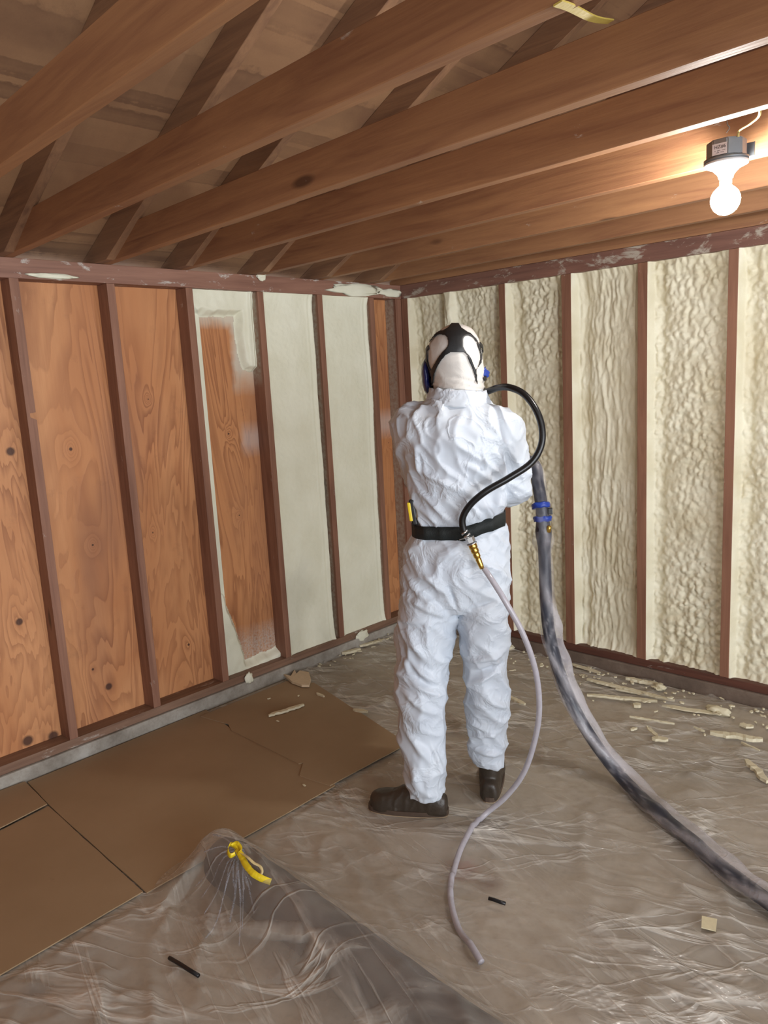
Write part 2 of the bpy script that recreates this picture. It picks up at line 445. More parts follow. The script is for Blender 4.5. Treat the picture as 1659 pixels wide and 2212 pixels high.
M['sheet'] = n.set(srgb(212, 207, 197), .2, n.bump(rr, .45, .012), Alpha=alpha)
n = N('clear plastic wrap'); v = n.coord((1,1,1)); w = n.noise(v, 16, 5, .6, 2.0)
rr = n.val(n.math('ABSOLUTE', n.math('SUBTRACT', w, .5)), .05, .0)
M['wrap'] = n.set(srgb(214, 216, 226), .12, n.bump(rr, .8, .01), Alpha=n.math('ADD', .14, n.math('MULTIPLY', rr, .45)))
n = N('hazy plastic sleeve'); v = n.coord((1,1,1)); att = n.n('ShaderNodeAttribute'); att.attribute_name = 'layers'; w = n.noise(v, 9, 3, .5, 1.5)
rr = n.val(n.math('ABSOLUTE', n.math('SUBTRACT', w, .5)), .035, .0)
M['sleeve'] = n.set(srgb(214, 210, 214), .16, n.bump(rr, .25, .004), Alpha=n.math('ADD', .04, n.math('MULTIPLY', att.outputs['Fac'], .44)))
M['roll'] = lumber('dark rolled felt', srgb(54, 38, 40), srgb(32, 22, 25), 'x', 0, knots=False)

# coverall
n = N('white coverall fabric'); v = n.coord()
w = n.noise(v, 9, 4, .5, .5); rr = n.val(n.math('ABSOLUTE', n.math('SUBTRACT', w, .5)), .06, .0)
fz = n.noise(v, 420, 2, .6)
c = n.mix(n.val(n.noise(v, 5, 3), .35, .7), srgb(203, 211, 220), srgb(195, 203, 214))
M['suit'] = n.set(c, .5, n.bump(fz, .12, .001, n.bump(rr, .35, .006)))
n = N('cream hood fabric'); v = n.coord(); w = n.noise(v, 14, 6, .6, 1.4); rr = n.val(n.math('ABSOLUTE', n.math('SUBTRACT', w, .5)), .08, .0)
M['hood'] = n.set(srgb(206, 202, 196), .55, n.bump(rr, .12, .003))
M['rubber'] = plain('black rubber', srgb(24, 26, 28), .45, .15, 90)
M['hose'] = plain('black hose', srgb(20, 21, 23), .3)
M['belt'] = plain('black webbing', srgb(22, 28, 27), .7, .4, 260)
M['leather'] = plain('worn black leather', srgb(58, 49, 40), .42, .5, 40)
M['sole'] = plain('boot sole', srgb(82, 66, 54), .7)
M['welt'] = plain('pale sole edge', srgb(168, 146, 118), .7)
M['brass'] = plain('brass', srgb(214, 176, 88), .25, Metallic=1.0)
M['steel'] = plain('plated steel', srgb(205, 205, 205), .28, Metallic=.9)
M['navy'] = plain('navy hose', srgb(20, 27, 44), .4, .3, 50)
M['blue'] = plain('blue tape', srgb(34, 62, 150), .35, .4, 80)
M['bluewrap'] = plain('blue film', srgb(28, 34, 88), .2, .3, 60, Alpha=.85)
M['yellow'] = plain('yellow tape', srgb(236, 208, 40), .4, .2, 60)
M['yellow_pale'] = plain('pale tape back', srgb(226, 206, 150), .5)
M['clearhose'] = plain('milky vinyl hose', srgb(190, 186, 194), .12, Alpha=.78)
M['porcelain'] = plain('white porcelain', srgb(206, 210, 214), .25)
M['boxgrey'] = plain('galvanised box', srgb(120, 124, 128), .4, Metallic=.4)
M['sticker'] = plain('paper sticker', srgb(206, 200, 202), .6)
M['ink'] = plain('dark print', srgb(70, 66, 68), .7)
M['cable'] = plain('yellow cable jacket', srgb(208, 186, 118), .5)
M['strap'] = plain('yellow strap', srgb(198, 176, 84), .5, .3, 70)
M['skin'] = plain('skin', srgb(196, 146, 118), .5)
M['glove'] = plain('glove', srgb(52, 58, 66), .6)
M['visor'] = plain('visor', srgb(60, 62, 70), .08)
M['black'] = plain('black plastic', srgb(22, 22, 24), .4)
M['nail'] = plain('nail steel', srgb(110, 104, 98), .45, Metallic=.8)
for key, st_ in (('bulb', BULB_STRENGTH), ('bulb2', BULB2_STRENGTH)):
    n = N('lit bulb glass'); n.set((1,1,1,1), .3); n.b.inputs['Emission Color'].default_value = (*BULB_COLOR, 1); n.b.inputs['Emission Strength'].default_value = st_
    M[key] = n.m

# ------------------------------------------------------------------ room shell
PZ0, PZ1 = 2.066, 2.145           # top plate
FZ = 0.110                        # foot of the studs
def fl():
    bm = bmesh.new(); add_box(bm, -.3, 6.2, -8.0, .3, -.10, 0); return from_bm('floor', bm, M['floor'])
struct(fl())
struct(box('wall_left', -.105, -.089, -8.0, .105, FZ-.04, PZ1, M['ply']))
struct(box('wall_right', -.105, 6.2, .089, .105, FZ-.04, 4.2, M['dark_ply']))
struct(box('wall_back_blocker', -.105, 6.2, -8.1, -8.0, 0, 4.0, M['dark_ply']))  # unseen back wall, added to keep world light from entering behind the camera
struct(box('trim_1', -.13, .012, -8.0, 0.0, 0.0, FZ-.040, M['curb'], bev=.006))
struct(box('trim_2', -.13, 6.2, -.012, .13, 0.0, FZ-.040, M['curb_x'], bev=.006))
# gable roof: sheathing boards carried by the rafters
RS, RB, RD = 0.49, 2.092, 0.126
def roof_z(x): return RB+RD+RS*x
bm = bmesh.new()
prism(bm, [(-.42, roof_z(-.42)), (3.1, roof_z(3.1)), (6.6, roof_z(3.1)-RS*3.5), (6.6, roof_z(3.1)-RS*3.5+.02), (3.1, roof_z(3.1)+.02), (-.42, roof_z(-.42)+.02)], 'y', -8.0, .3)
struct(from_bm('ceiling', bm, M['roof']))

def T(o, label, cat, group=None, kind=None): return tag(o, label, cat, group, kind)

# plates
T(box('top_plate', -.089, 0, -7.9, .089, PZ0, PZ1, M['plate_y'], bev=.003),
  'doubled wooden top plate smeared with dried white foam, above the bare plywood wall', 'wall plate')
T(box('top_plate', 0.001, 6.1, 0, .089, PZ0, PZ1, M['plate_x'], bev=.003),
  'dark doubled top plate hazed with overspray, above the foam-filled wall', 'wall plate')
T(box('bottom_plate', -.089, 0, -7.9, .0, FZ-.039, FZ, M['sill'], bev=.003),
  'wooden bottom plate on the grey concrete curb, under the plywood wall studs', 'wall plate')
T(box('bottom_plate', 0.001, 6.1, 0, .089, FZ-.039, FZ, M['sill_x'], bev=.003),
  'dark red-brown bottom plate on the brown curb, under the foam-filled wall', 'wall plate')

# studs of the left wall (x from -.089 to 0)
LS = [(-2.707, 'stud standing left of the photo\'s edge, nearest to the photographer'),
      (-2.298, 'reddish stud at far left of the bare plywood, with a dark notch at mid height'),
      (-1.890, 'second reddish stud between the two widest bare plywood bays'),
      (-1.498, 'reddish stud just left of the half-sprayed bay'),
      (-1.082, 'stud between the half-sprayed bay and the first smooth foam bay'),
      (-.677, 'thin-looking stud between the two smooth foam bays'),
      (-.272, 'stud hazed white, right of the smooth foam, beside the narrow bare strip')]
STW = .037
studs = []
for i, (y, lab) in enumerate(LS):
    bm = bmesh.new(); add_box(bm, -.0885, 0, y, y+STW, FZ+.0005, PZ0-.0005, .002)
    if i == 1:      # a notch cut into its right edge at head height
        bm.free(); bm = bmesh.new()
        prism(bm, [(y, FZ+.0005), (y+STW, FZ+.0005), (y+STW, 1.505), (y+STW-.024, 1.517), (y+STW-.024, 1.533), (y+STW, 1.536), (y+STW, PZ0-.0005), (y, PZ0-.0005)], 'x', -.0885, 0)
    o = from_bm('wall_stud', bm, M['stud'])
    T(o, lab, 'stud', 'studs of the plywood wall')
bm = bmesh.new(); add_box(bm, -.0885, 0, -.05, 0.0, FZ+.0005, PZ0-.0005, .002)
T(from_bm('corner_stud', bm, M['stud']), 'dark corner stud where the plywood wall meets the foam wall', 'stud')
# right wall studs
RSX = [(.0, .05, 'reddish stud at the inside corner, left edge of the foam-filled wall'),
       (.717, .757, 'reddish stud directly right of the worker\'s head on the foam wall'),
       (1.103, 1.157, 'reddish stud right of the black air hose loop'),
       (1.512, 1.560, 'reddish stud on the foam wall between the streaked bay and the knobbly bay'),
       (1.928, 1.970, 'reddish stud below the light bulb, rightmost on the foam wall')]
for i, (x0, x1, lab) in enumerate(RSX):
    bm = bmesh.new(); add_box(bm, x0, x1, 0.0, .0885, FZ+.0005, PZ0-.0005, .002)
    o = from_bm('wall_stud' if i else 'corner_stud', bm, M['stud'])
    T(o, lab, 'stud', 'studs of the foam-filled wall' if i else None)
bm = bmesh.new(); add_box(bm, .325, .362, 0.012, .0885, FZ+.0005, PZ0-.0005, .002)
# short blocking behind the foam-coated stud: it reads as a ridge under the foam
T(from_bm('wall_stud', bm, M['foam_r']), 'stud entirely coated with foam, above the worker\'s head', 'stud', 'studs of the foam-filled wall')

# ------------------------------------------------------------------ foam
def foam_grid(name, plane, a0, a1, z0, z1, step, depth, mat):
    """depth(a,z) is how far the foam surface lies behind the stud faces; None leaves a hole"""
    na = max(2, int((a1-a0)/step)); nzv = max(2, int((z1-z0)/step))
    V = []; idx = {}; Fc = []
    for j in range(nzv+1):
        z = z0+(z1-z0)*j/nzv
        for i in range(na+1):
            a = a0+(a1-a0)*i/na
            d = depth(a, z)
            if d is None: continue
            idx[i, j] = len(V)
            V.append((-d, a, z) if plane == 'x' else (a, d, z))
    for j in range(nzv):
        for i in range(na):
            q = [(i, j), (i+1, j), (i+1, j+1), (i, j+1)]
            if all(k in idx for k in q): Fc.append(tuple(idx[k] for k in q))
    if plane == 'y': Fc = [f for f in Fc]
    return mesh(name, V, Fc, mat, None, True)

def smooth_bay(a0, a1, seed, ridge_on=True):
    def f(a, z):
        u = (a-a0); w = a1-a0; e = min(u, w-u); ez = min(z-FZ, PZ0-z)
        base = .030+.006*nz(a*3+seed, z*.9)+.0025*nz(a*14+seed, z*9)+.0016*nz(a*45, z*45, seed)
        # drips running down the middle
        base += -.0012*ridge(a*9+seed+.5*nz(z*2, seed), z*1.1, seed, 3)+.0009*nz(a*110, z*110, seed)
        # lifted rim along the far stud
        c = a1-.030-.010*nz(z*2.3, seed)
        base -= .018*math.exp(-((a-c)/.011)**2)*(0.6+.4*nz(z*3+seed, 1))
        base -= .004*math.exp(-((a-(c-.03))/.006)**2)
        edge = .020*math.exp(-u/.012)
        far = .050*sstep(.022, .0, w-u)
        top = -.016*math.exp(-(PZ0-z)/.03)-.014*math.exp(-(z-FZ)/.03)
        return min(.0885, max(.0015, base-edge+far+top))
    return f
def bumpy_bay(a0, a1, seed, amp=1.0, vertical=0.0, extra=None):
    def f(a, z):
        u = a-a0; w = a1-a0
        wx = a+.012*nz(a*14, z*14, seed); wz = z+.012*nz(a*14+5, z*14, seed)
        P1 = Vector((wx*(34+18*vertical), wz*(26-16*vertical), seed))
        d1, _ = noise.voronoi(P1); cell = 1-min(1, d1[0]*1.25)
        P2 = Vector((wx*72, wz*(60-30*vertical), seed+3)); d2, _ = noise.voronoi(P2); cell2 = 1-min(1, d2[0]*1.2)
        big = nz(a*7+seed, z*5, seed)
        mag = amp*(.55+.7*max(0, nz(a*3.3, z*1.7+seed, seed+9)+.45))
        if vertical:
            mag *= 1.0
        base = .058+.010*big-.019*mag*(cell-.35)-.009*mag*(cell2-.3)
        if vertical:
            v = ridge(a*22+1.2*nz(z*1.6, seed)*2, z*.8, seed+2, 2.5)*math.exp(-((u/w-.48)/.18)**2)
            base -= .010*v
            base += .006*math.exp(-((u/w-.5)/.2)**2)
        base += .012*math.exp(-((u-.05)/.022)**2)          # trough beside the near stud
        edge = (base-.002)*sstep(.014, .002, u)            # foam climbs the stud side, coating it
        wall = -.022*sstep(.05, .0, w-u)
        top = -.030*math.exp(-(PZ0-z)/.05)-.028*math.exp(-(z-FZ)/.045)
        ex = extra(a, z) if extra else 0
        return min(.086, max(.002, base-edge+wall+top+ex))
    return f
ST = .0055
o = foam_grid('foam_insulation', 'x', -1.082+STW, -.677, FZ, PZ0, .006, smooth_bay(-1.082+STW, -.677, 3.3), M['foam_l'])
T(o, 'smooth pale foam filling the first full bay right of the half-sprayed bay', 'foam insulation', 'smooth foam in the plywood wall')
o = foam_grid('foam_insulation', 'x', -.677+STW, -.262, FZ, PZ0, .006, smooth_bay(-.677+STW, -.250, 8.1), M['foam_l'])
T(o, 'smooth pale foam filling the bay next to the narrow bare plywood strip by the corner', 'foam insulation', 'smooth foam in the plywood wall')
# half-sprayed bay
def partial(a, z):
    wob = .014*nz(a*12, z*12, 2)+.008*nz(a*30, z*30, 5)
    A0, A1 = -1.461, -1.083
    top = z-(1.945+wob)
    xr = -1.178+.03*sstep(1.8, 1.66, z)+.5*wob
    right = min(a-xr, (z-(1.665+wob+.18*max(0, -1.10-a)))*1.0)
    left_edge = (-1.385+.085*sstep(.55, .10, z)**.7*1.0+wob)-a
    low = min(left_edge, (.57+wob)-z)
    left_edge = (-1.392+.10*sstep(.60, .10, z)+.5*wob)-a
    low = min(left_edge, .60-z)
    foot = (FZ+.045+.02*nz(a*9, 3)+wob*.6)-z
    sliver = (-1.386+.004*nz(z*6, 1))-a
    s = max(top, right, low, foot, sliver)
    if s < -.004: return None
    t = .040*sstep(-.004, .035, s)
    t += .012*math.exp(-(PZ0-z)/.03)
    t *= 1+.10*nz(a*25, z*25)
    # rolled rim against the right stud
    if s == sliver: t = .004
    if right > 0: t += .014*math.exp(-((a-(A1-.022))/.010)**2)
    return max(.004, .0885-t)
o = foam_grid('foam_insulation', 'x', -1.461, -1.083, FZ, PZ0, .0038, partial, M['foam_l'])
T(o, 'partial foam around the edges of the half-sprayed plywood bay', 'foam insulation')
BAYS = [(.050, .717, 1.3, 1.0, 0.0, 'brownish lumpy foam behind and above the worker\'s masked head, in the corner bay'),
        (.757, 1.103, 4.1, 1.1, 0.0, 'lumpy foam in the bay behind the black air hose loop'),
        (1.157, 1.512, 7.7, .75, 1.0, 'foam with long vertical drip streaks in the middle of the foam wall'),
        (1.560, 1.928, 2.9, 1.15, 0.0, 'densely knobbly foam in the bay left of the rightmost stud'),
        (1.970, 2.42, 6.2, .9, 0.0, 'foam at the right edge of the photo, right of the rightmost stud')]
for (a0, a1, sd, amp, ver, lab) in BAYS:
    ex = None
    if a0 < .1:
        def ex(a, z): return -.052*math.exp(-(((a-.355)/.026)**4))+.022*math.exp(-(((a-.405)/.02)**2))*0+.020*math.exp(-(((a-.28)/.03)**2))
    o = foam_grid('foam_insulation', 'y', a0, a1, FZ, PZ0, ST, bumpy_bay(a0, a1, sd, amp, ver, ex), M['foam_r'])
    T(o, lab, 'foam insulation', 'lumpy foam in the right-hand wall')

# ------------------------------------------------------------------ joists and rafters
JS = -.045; JW = .038; JZ1 = PZ1+.121
def JPROF(x1): return [(-.085, PZ1+.0008), (x1, PZ1+.0008), (x1, JZ1), (.094, JZ1), (-.085, roof_z(-.085)-.003)]
def joist(y0, lab, x1=6.0, far=False):
    bm = bmesh.new(); prism(bm, JPROF(x1), 'y', -JW, 0); bmesh.ops.bevel(bm, geom=bm.edges[:], offset=.002, segments=1, affect='EDGES')
    for v in bm.verts: v.co.y += y0+JS*v.co.x
    o = from_bm('ceiling_joist', bm, M['joist'])
    T(o, lab, 'joist', 'ceiling joists over the room')
JY = [(-2.670, 'nearest ceiling joist, crossing the upper left corner of the photo'),
      (-2.265, 'second nearest ceiling joist, reaching the yellow strap at the top'),
      (-1.855, 'ceiling joist just below the yellow strap, third nearest'),
      (-1.475, 'ceiling joist from which the thin cable drops to the lamp box'),
      (-1.040, 'ceiling joist carrying the grey lamp box on its side'),
      (-.620, 'ceiling joist just beyond the glowing bulb'),
      (-.215, 'farthest ceiling joist, nearest to the foam wall')]
for y, lab in JY: joist(y, lab)
bm = bmesh.new(); prism(bm, JPROF(6.0), 'y', 0, .038)
T(from_bm('ceiling_joist', bm, M['joist']), 'dark end joist sitting on the top plate of the foam wall', 'joist')
def rafter(y0, lab):
    w = .038; xe = 3.1
    bm = bmesh.new()
    zb = lambda x: RB+RS*x
    prism(bm, [(-.088, PZ1+.001), (.1085, PZ1+.001), (xe, zb(xe)), (xe, zb(xe)+RD-.001), (-.30, zb(-.30)+RD-.001), (-.30, zb(-.30)+.04), (-.088, zb(-.088)+.04)], 'y', y0-w, y0)
    bmesh.ops.bevel(bm, geom=bm.edges[:], offset=.0015, segments=1, affect='EDGES')
    o = from_bm('roof_rafter', bm, M['rafter'])
    T(o, lab, 'rafter', 'roof rafters rising from the plywood wall')
RY = [(-2.715, 'roof rafter beside the nearest ceiling joist'),
      (-2.306, 'roof rafter at the far left, rising beside the second nearest joist'),
      (-1.897, 'broad dark roof rafter rising between the two nearest joists'),
      (-1.517, 'roof rafter seen between the second and third nearest joists'),
      (-1.082, 'roof rafter whose foot carries a white foam blob'),
      (-.662, 'short-looking roof rafter above the smooth foam bays'),
      (-.257, 'last roof rafter before the corner')]
for y, lab in RY: rafter(y, lab)

# white foam blob on the plate at the rafter foot
def blob(name, c, r, seed, mat, sq=.6):
    bm = bmesh.new(); bmesh.ops.create_icosphere(bm, subdivisions=3, radius=1)
    for v in bm.verts:
        k = 1+.45*noise.noise(v.co*1.7+Vector((seed,0,0)))+.25*noise.noise(v.co*4+Vector((seed,2,0)))
        v.co = Vector((v.co.x*r[0]*k, v.co.y*r[1]*k, v.co.z*r[2]*k))+Vector(c)
    return from_bm(name, bm, mat, None, True)
T(blob('foam_blob', (.004, -1.052, 2.140), (.012, .030, .022), 2, M['foam_l']), 'small splash of white foam on the top plate at a rafter foot', 'foam blob')
T(blob('foam_blob', (.004, -.36, 2.105), (.006, .20, .034), 5, M['foam_l']), 'long smear of white foam on the top plate above the last smooth bay', 'foam blob')
T(blob('foam_blob', (.003, -.09, 2.098), (.005, .10, .022), 7, M['foam_l']), 'small smear of white foam on the top plate next to the corner', 'foam blob')
T(blob('foam_blob', (.003, -2.12, 2.082), (.004, .10, .011), 9, M['foam_l']), 'thin dried white foam smear on the top plate at far left', 'foam blob')
T(blob('foam_blob', (.012, -1.345, .085), (.012, .024, .032), 11, M['foam_l']), 'foam drip over the bottom plate under the half-sprayed bay', 'foam blob')
T(blob('foam_blob', (.008, -.50, .075), (.008, .05, .03), 12, M['foam_l']), 'whitish foam haze on the bottom plate under the smooth foam bays', 'foam blob')

# ------------------------------------------------------------------ lamp
def lampholder(c, lab, lab2, bm_='bulb'):
    t = empty('lampholder', (c[0], c[1], PZ1-.03)); T(t, lab, 'lamp holder')
    z = PZ1-.022
    prof = [(.017, -.038), (.0185, -.037), (.0195, -.034), (.0205, -.029), (.026, -.022), (.036, -.012), (.050, -.006), (.057, -.003), (.058, .001), (.056, .005), (.030, .006)]
    lathe('base', prof, (0, 0, z-t.location.z), M['porcelain'], t, 48)
    lathe('gasket', [(.052, .0), (.0575, .0), (.0575, .008), (.052, .008)], (0, 0, z+.0055-t.location.z), M['boxgrey'], t, 40)
    lathe('socket', [(.012, -.0515), (.0160, -.051), (.0165, -.042), (.015, -.036)], (0, 0, z-t.location.z), M['steel'], t, 32)
    for s in (-1, 1):
        lathe('screw', [(.0045, -.002), (.0045, .002)], (s*.036*.8, -s*.036*.5, z-.010-t.location.z), M['steel'], t, 12)
    b = lathe('light_bulb', [(.006, -.0395), (.018, -.0355), (.029, -.0265), (.0365, -.013), (.039, .000), (.0375, .011), (.033, .021), (.025, .030), (.0165, .037), (.0135, .042)],
              (c[0], c[1], 2.029), M[bm_], None, 48)
    T(b, lab2, 'light bulb')
    return t
# junction box on the near side of the joist
LX, LY = 2.374, -1.268
t = empty('junction_box', (LX, LY, PZ1-.008)); T(t, 'grey metal junction box with a paper sticker, above the white lampholder', 'electrical box')
bm = bmesh.new()
pts = [(.048*math.cos(a)*1.08, .048*math.sin(a)*1.08) for a in [math.pi/8+math.pi/4*k for k in range(8)]]
prism(bm, pts, 'z', 0.0, .045)
bmesh.ops.bevel(bm, geom=bm.edges[:], offset=.003, segments=2, affect='EDGES')
from_bm('box_body', bm, M['boxgrey'], t)
bm = bmesh.new(); add_box(bm, -.055, .058, .048, .051, .004, .04, .001); from_bm('mounting_bracket', bm, M['boxgrey'], t)
# sticker on the side facing the room
d = Vector((CAM.x-LX, CAM.y-LY, 0)).normalized()
sa = math.radians(-112.5+22.5-22.5)
fa = [math.pi/4*k for k in range(8)]
best = min(fa, key=lambda a: -(math.cos(a)*(-.35)+math.sin(a)*(-.94)))
fn = Vector((math.cos(best), math.sin(best), 0)); ft = Vector((-fn.y, fn.x, 0)); ap = .048*1.08*math.cos(math.pi/8)+.0006
def fpt(u, v, e=0): return fn*(ap+e)+ft*u+Vector((0, 0, v))
st = mesh('sticker', [fpt(-.0195, .003), fpt(.0195, .003), fpt(.0195, .032), fpt(-.0195, .032), fpt(-.0195, .003, .0006), fpt(.0195, .003, .0006), fpt(.0195, .032, .0006), fpt(-.0195, .032, .0006)],
          [(0,3,2,1), (4,5,6,7), (0,1,5,4), (1,2,6,5), (2,3,7,6), (3,0,4,7)], M['sticker'], t)
st['label'] = 'pale paper sticker with blurred dark print'
def text(name, s, size, mat, mtx, parent):
    cu = bpy.data.curves.new(name, 'FONT'); cu.body = s; cu.size = size; cu.extrude = .0002; cu.align_x = 'CENTER'
    to = bpy.data.objects.new('tmp', cu); COL.objects.link(to)
    dg = bpy.context.evaluated_depsgraph_get(); dg.update()
    me = bpy.data.meshes.new_from_object(to.evaluated_get(dg)); bpy.data.objects.remove(to)
    me.transform(mtx); return link(name, me, mat, parent)
mt = Matrix((ft, Vector((0,0,1)), fn)).transposed().to_4x4()
mt.translation = fpt(.001, .019, .0009)
text('print', 'HZ#6', .0125, M['ink'], mt, st)
bm = bmesh.new()
for k in range(9):
    u = -.013+k*.0032
    for (vv, hh) in ((.0125, .0018), (.008, .0016)):
        if (k*7+int(vv*1e4)) % 4:
            P0 = [fpt(u, vv, .0008), fpt(u+.0022, vv, .0008), fpt(u+.0022, vv+hh, .0008), fpt(u, vv+hh, .0008)]
            bm.faces.new([bm.verts.new(p) for p in P0])
from_bm('fine_print', bm, M['ink'], st)
lampholder((LX, LY), 'white porcelain lampholder under the grey box near the right edge', 'glowing round light bulb screwed into the porcelain lampholder')
LX2, LY2 = 2.45, -4.05
lampholder((LX2, LY2), 'white porcelain lampholder overhead behind the photographer', 'second glowing light bulb overhead behind the photographer', 'bulb2')
box('mounting_block', LX2-.1, LX2+.1, LY2-.07, LY2+.07, PZ1-.014, PZ1+.03, M['joist'])
T(bpy.data.objects['mounting_block'], 'wooden block that carries the lampholder behind the photographer', 'block')
# cable to the box
a = Vector((LX+.038, LY-.02, PZ1+.030)); top = hz(1641, 250, PZ1+.002)
P = spline([a, a+Vector((.012, -.03, .012)), a.lerp(top, .55)+Vector((.004, 0, .008)), top+Vector((0, 0, .004)), top+Vector((.01, -.05, .03))], 8)
T(tube('electrical_cable', P, .0036, M['cable'], seg=8, flat=.6), 'thin yellowish electrical cable dropping from a joist into the grey box', 'cable')
# yellow strap between the two joists
_d = ray(1319, 49); _t = (-2.012-CAM.y)/_d.y
p0 = hz(1234, 17, 2.1455); p1 = CAM+_d*_t
V = []
for p in spline([p0+(p0-p1)*.25+Vector((0, 0, -.0025)), p0+Vector((0,0,-.002)), p0.lerp(p1, .5)+Vector((0,0,-.006)), p1], 6):
    V += [p+Vector((-.008, .001, 0)), p+Vector((.008, -.001, .0015)), p+Vector((.008, -.001, .004)), p+Vector((-.008, .001, .003))]
Fc = []
nn = len(V)//4
for i in range(nn-1):
    for k in range(4): Fc.append((i*4+k, i*4+(k+1) % 4, (i+1)*4+(k+1) % 4, (i+1)*4+k))
Fc += [(0,1,2,3), (nn*4-1, nn*4-2, nn*4-3, nn*4-4)]
T(mesh('strap', V, Fc, M['strap']), 'yellow flat strap stapled between two joists at the top of the photo', 'strap')
# bent nail under a joist
pn = hz(1571, 262, PZ1)
P = spline([pn+Vector((0,0,.01)), pn+Vector((0,0,-.006)), pn+Vector((.004,.004,-.014)), pn+Vector((-.002,.002,-.024))], 6)
T(tube('nail', P, .0013, M['nail'], seg=8), 'bent nail sticking out under the joist by the lamp', 'nail')

# ------------------------------------------------------------------ floor coverings
def axis_roll(u):   # u in metres along the roll
    return Vector((1.20+u*.995, -2.335-.045*u, 0))
RR = .078
def drape(x, y):
    """extra height of the sheet over the roll"""
    a = axis_roll(0); dx = Vector((.995, -.045, 0)).normalized()
    u = (x-a.x)*dx.x+(y-a.y)*dx.y; v = -(x-a.x)*dx.y+(y-a.y)*dx.x
    hgt = 2*RR+.006
    # tent: tangent slope on both sides
    if u < 0:
        q = math.sqrt(u*u*1.1+v*v); 
    else: q = abs(v)
    side = .15 if v > 0 else .13
    if u < 0: side = .15+ .07*max(0, -v/q if q else 0)
    cyl = math.sqrt(max(0, RR*RR-q*q))+RR if q < RR else 0
    tt = max(0, 1-(q-RR*.55)/side) if q > RR*.55 else 1
    tent = hgt*(tt**1.45)*.93
    return max(cyl+.006 if cyl else 0, tent)
def sheet_z(x, y):
    wr = .55*ridge(x*2.6+.9*nz(x*1.1, y*1.1), (y*7.0+x*1.8)+1.2*nz(x*1.3, y*1.3, 4), 1.0, 3)*.026
    wr += ridge(x*6+2*nz(x, y), y*13-x*3, 7.0, 3)*.006
    wr += .004*nz(x*9, y*9, 2)
    # fan of folds near the bottom right and beyond the feet
    t = (x-1.3)*.45+(y+1.9)
    wr += .010*math.exp(-(t/.10)**2)*ridge(x*3, t*24, 3, 2)
    wr += .008*math.exp(-((y+.95+.3*(x-1.5))/.35)**2)*ridge(x*2.2, (y+.3*x)*11, 9, 2)
    wr = max(0, wr)
    foot = 1.0
    for (fx, fy) in ((1.42, -1.65), (1.50, -1.58), (1.35, -1.69), (1.60, -1.33), (1.61, -1.42)):
        foot = min(foot, sstep(.07, .2, math.hypot(x-fx, y-fy)))
    if x < 1.12: foot = min(foot, .45+.55*sstep(-1.15, -1.0, y)) if y < -1.0 else foot
    if x < 1.10 and y < -1.1: foot = 0.0
    d = drape(x, y)
    return .006+wr*foot*(1 if d < .02 else .6)+d
def grid_sheet(name, x0, x1, y0, y1, step, zf, mat):
    nx = int((x1-x0)/step); ny = int((y1-y0)/step); V = []; Fc = []
    for j in range(ny+1):
        for i in range(nx+1):
            x = x0+(x1-x0)*i/nx; y = y0+(y1-y0)*j/ny
            V.append((x, y, zf(x, y)))
    for j in range(ny):
        for i in range(nx):
            k = j*(nx+1)+i; Fc.append((k, k+1, k+nx+2, k+nx+1))
    return mesh(name, V, Fc, mat, None, True)
o = grid_sheet('plastic_sheeting', .03, 3.3, -3.5, -.02, .0125, sheet_z, M['sheet'])
T(o, 'wrinkled translucent plastic sheeting covering the floor and draped over the roll', 'plastic sheet')

# roll beneath the sheet
P = [axis_roll(-.035+i*.02)+Vector((0, .006*nz(i*.3, 1), RR+.001)) for i in range(0, 100)]
rads = [RR*min(1, .35+.65*math.sqrt(min(1, i/3)))*(1+.05*nz(i*.22, 3)) for i in range(100)]
V, Fc = tube_vf(P, rads, 28, rfun=lambda t, a, p: 1+.05*nz(a*2, t*14, 2))
for v in V: v.z = max(v.z, .008)
T(mesh('rolled_bundle', V, Fc, M['roll'], None, True), 'long dark rolled bundle lying under the plastic sheeting at the bottom', 'rolled bundle')

# tuft of gathered plastic and the yellow tape round it
TP = hn(512, 1832, -.62); 
tp_xy = hz(520, 1850, .150)
base = Vector((tp_xy.x, tp_xy.y, .150))
tuft = empty('gathered_plastic', base); T(tuft, 'gathered tuft of clear plastic on the end of the dark roll', 'plastic tuft')
V = []; Fc = []
for k in range(18):
    a = 2*math.pi*k/18+RND()*.2; L = .07+.09*RND(); 
    dirv = Vector((math.cos(a), math.sin(a), 0))
    if k < 8: dirv = (Vector((.55, -.75, 0))+dirv*.45).normalized(); L = .12+.12*RND()
    tdir = Vector((-dirv.y, dirv.x, 0)); wq = .0015+.0022*RND()
    pts = []
    for s in range(7):
        t_ = s/6; p = dirv*(.008+L*t_); wx = base+p
        zz_ = sheet_z(wx.x, wx.y)+.004+.012*(1-t_)-base.z
        zz_ = zz_*(min(1, t_*1.6))+(.012)*(1-min(1, t_*1.6))
        pts.append(Vector((p.x, p.y, zz_))+tdir*(.006*math.sin(t_*4+k)))
    i0 = len(V)
    for s, p in enumerate(pts):
        V += [p-tdir*wq, p+Vector((0, 0, .004)), p+tdir*wq]
    for s in range(6):
        j = i0+s*3; Fc += [(j, j+1, j+4, j+3), (j+1, j+2, j+5, j+4)]
mesh('folds', V, Fc, M['wrap'], tuft, True)
V, Fc = ellipsoid_vf((0, 0, .006), .020, .018, .020, 16, 10)
for v in V:
    v += Vector((nz(v.x*90, v.y*90), nz(v.y*90, v.z*90), nz(v.z*90, v.x*90)))*.006
mesh('knot', V, Fc, M['wrap'], tuft, True)

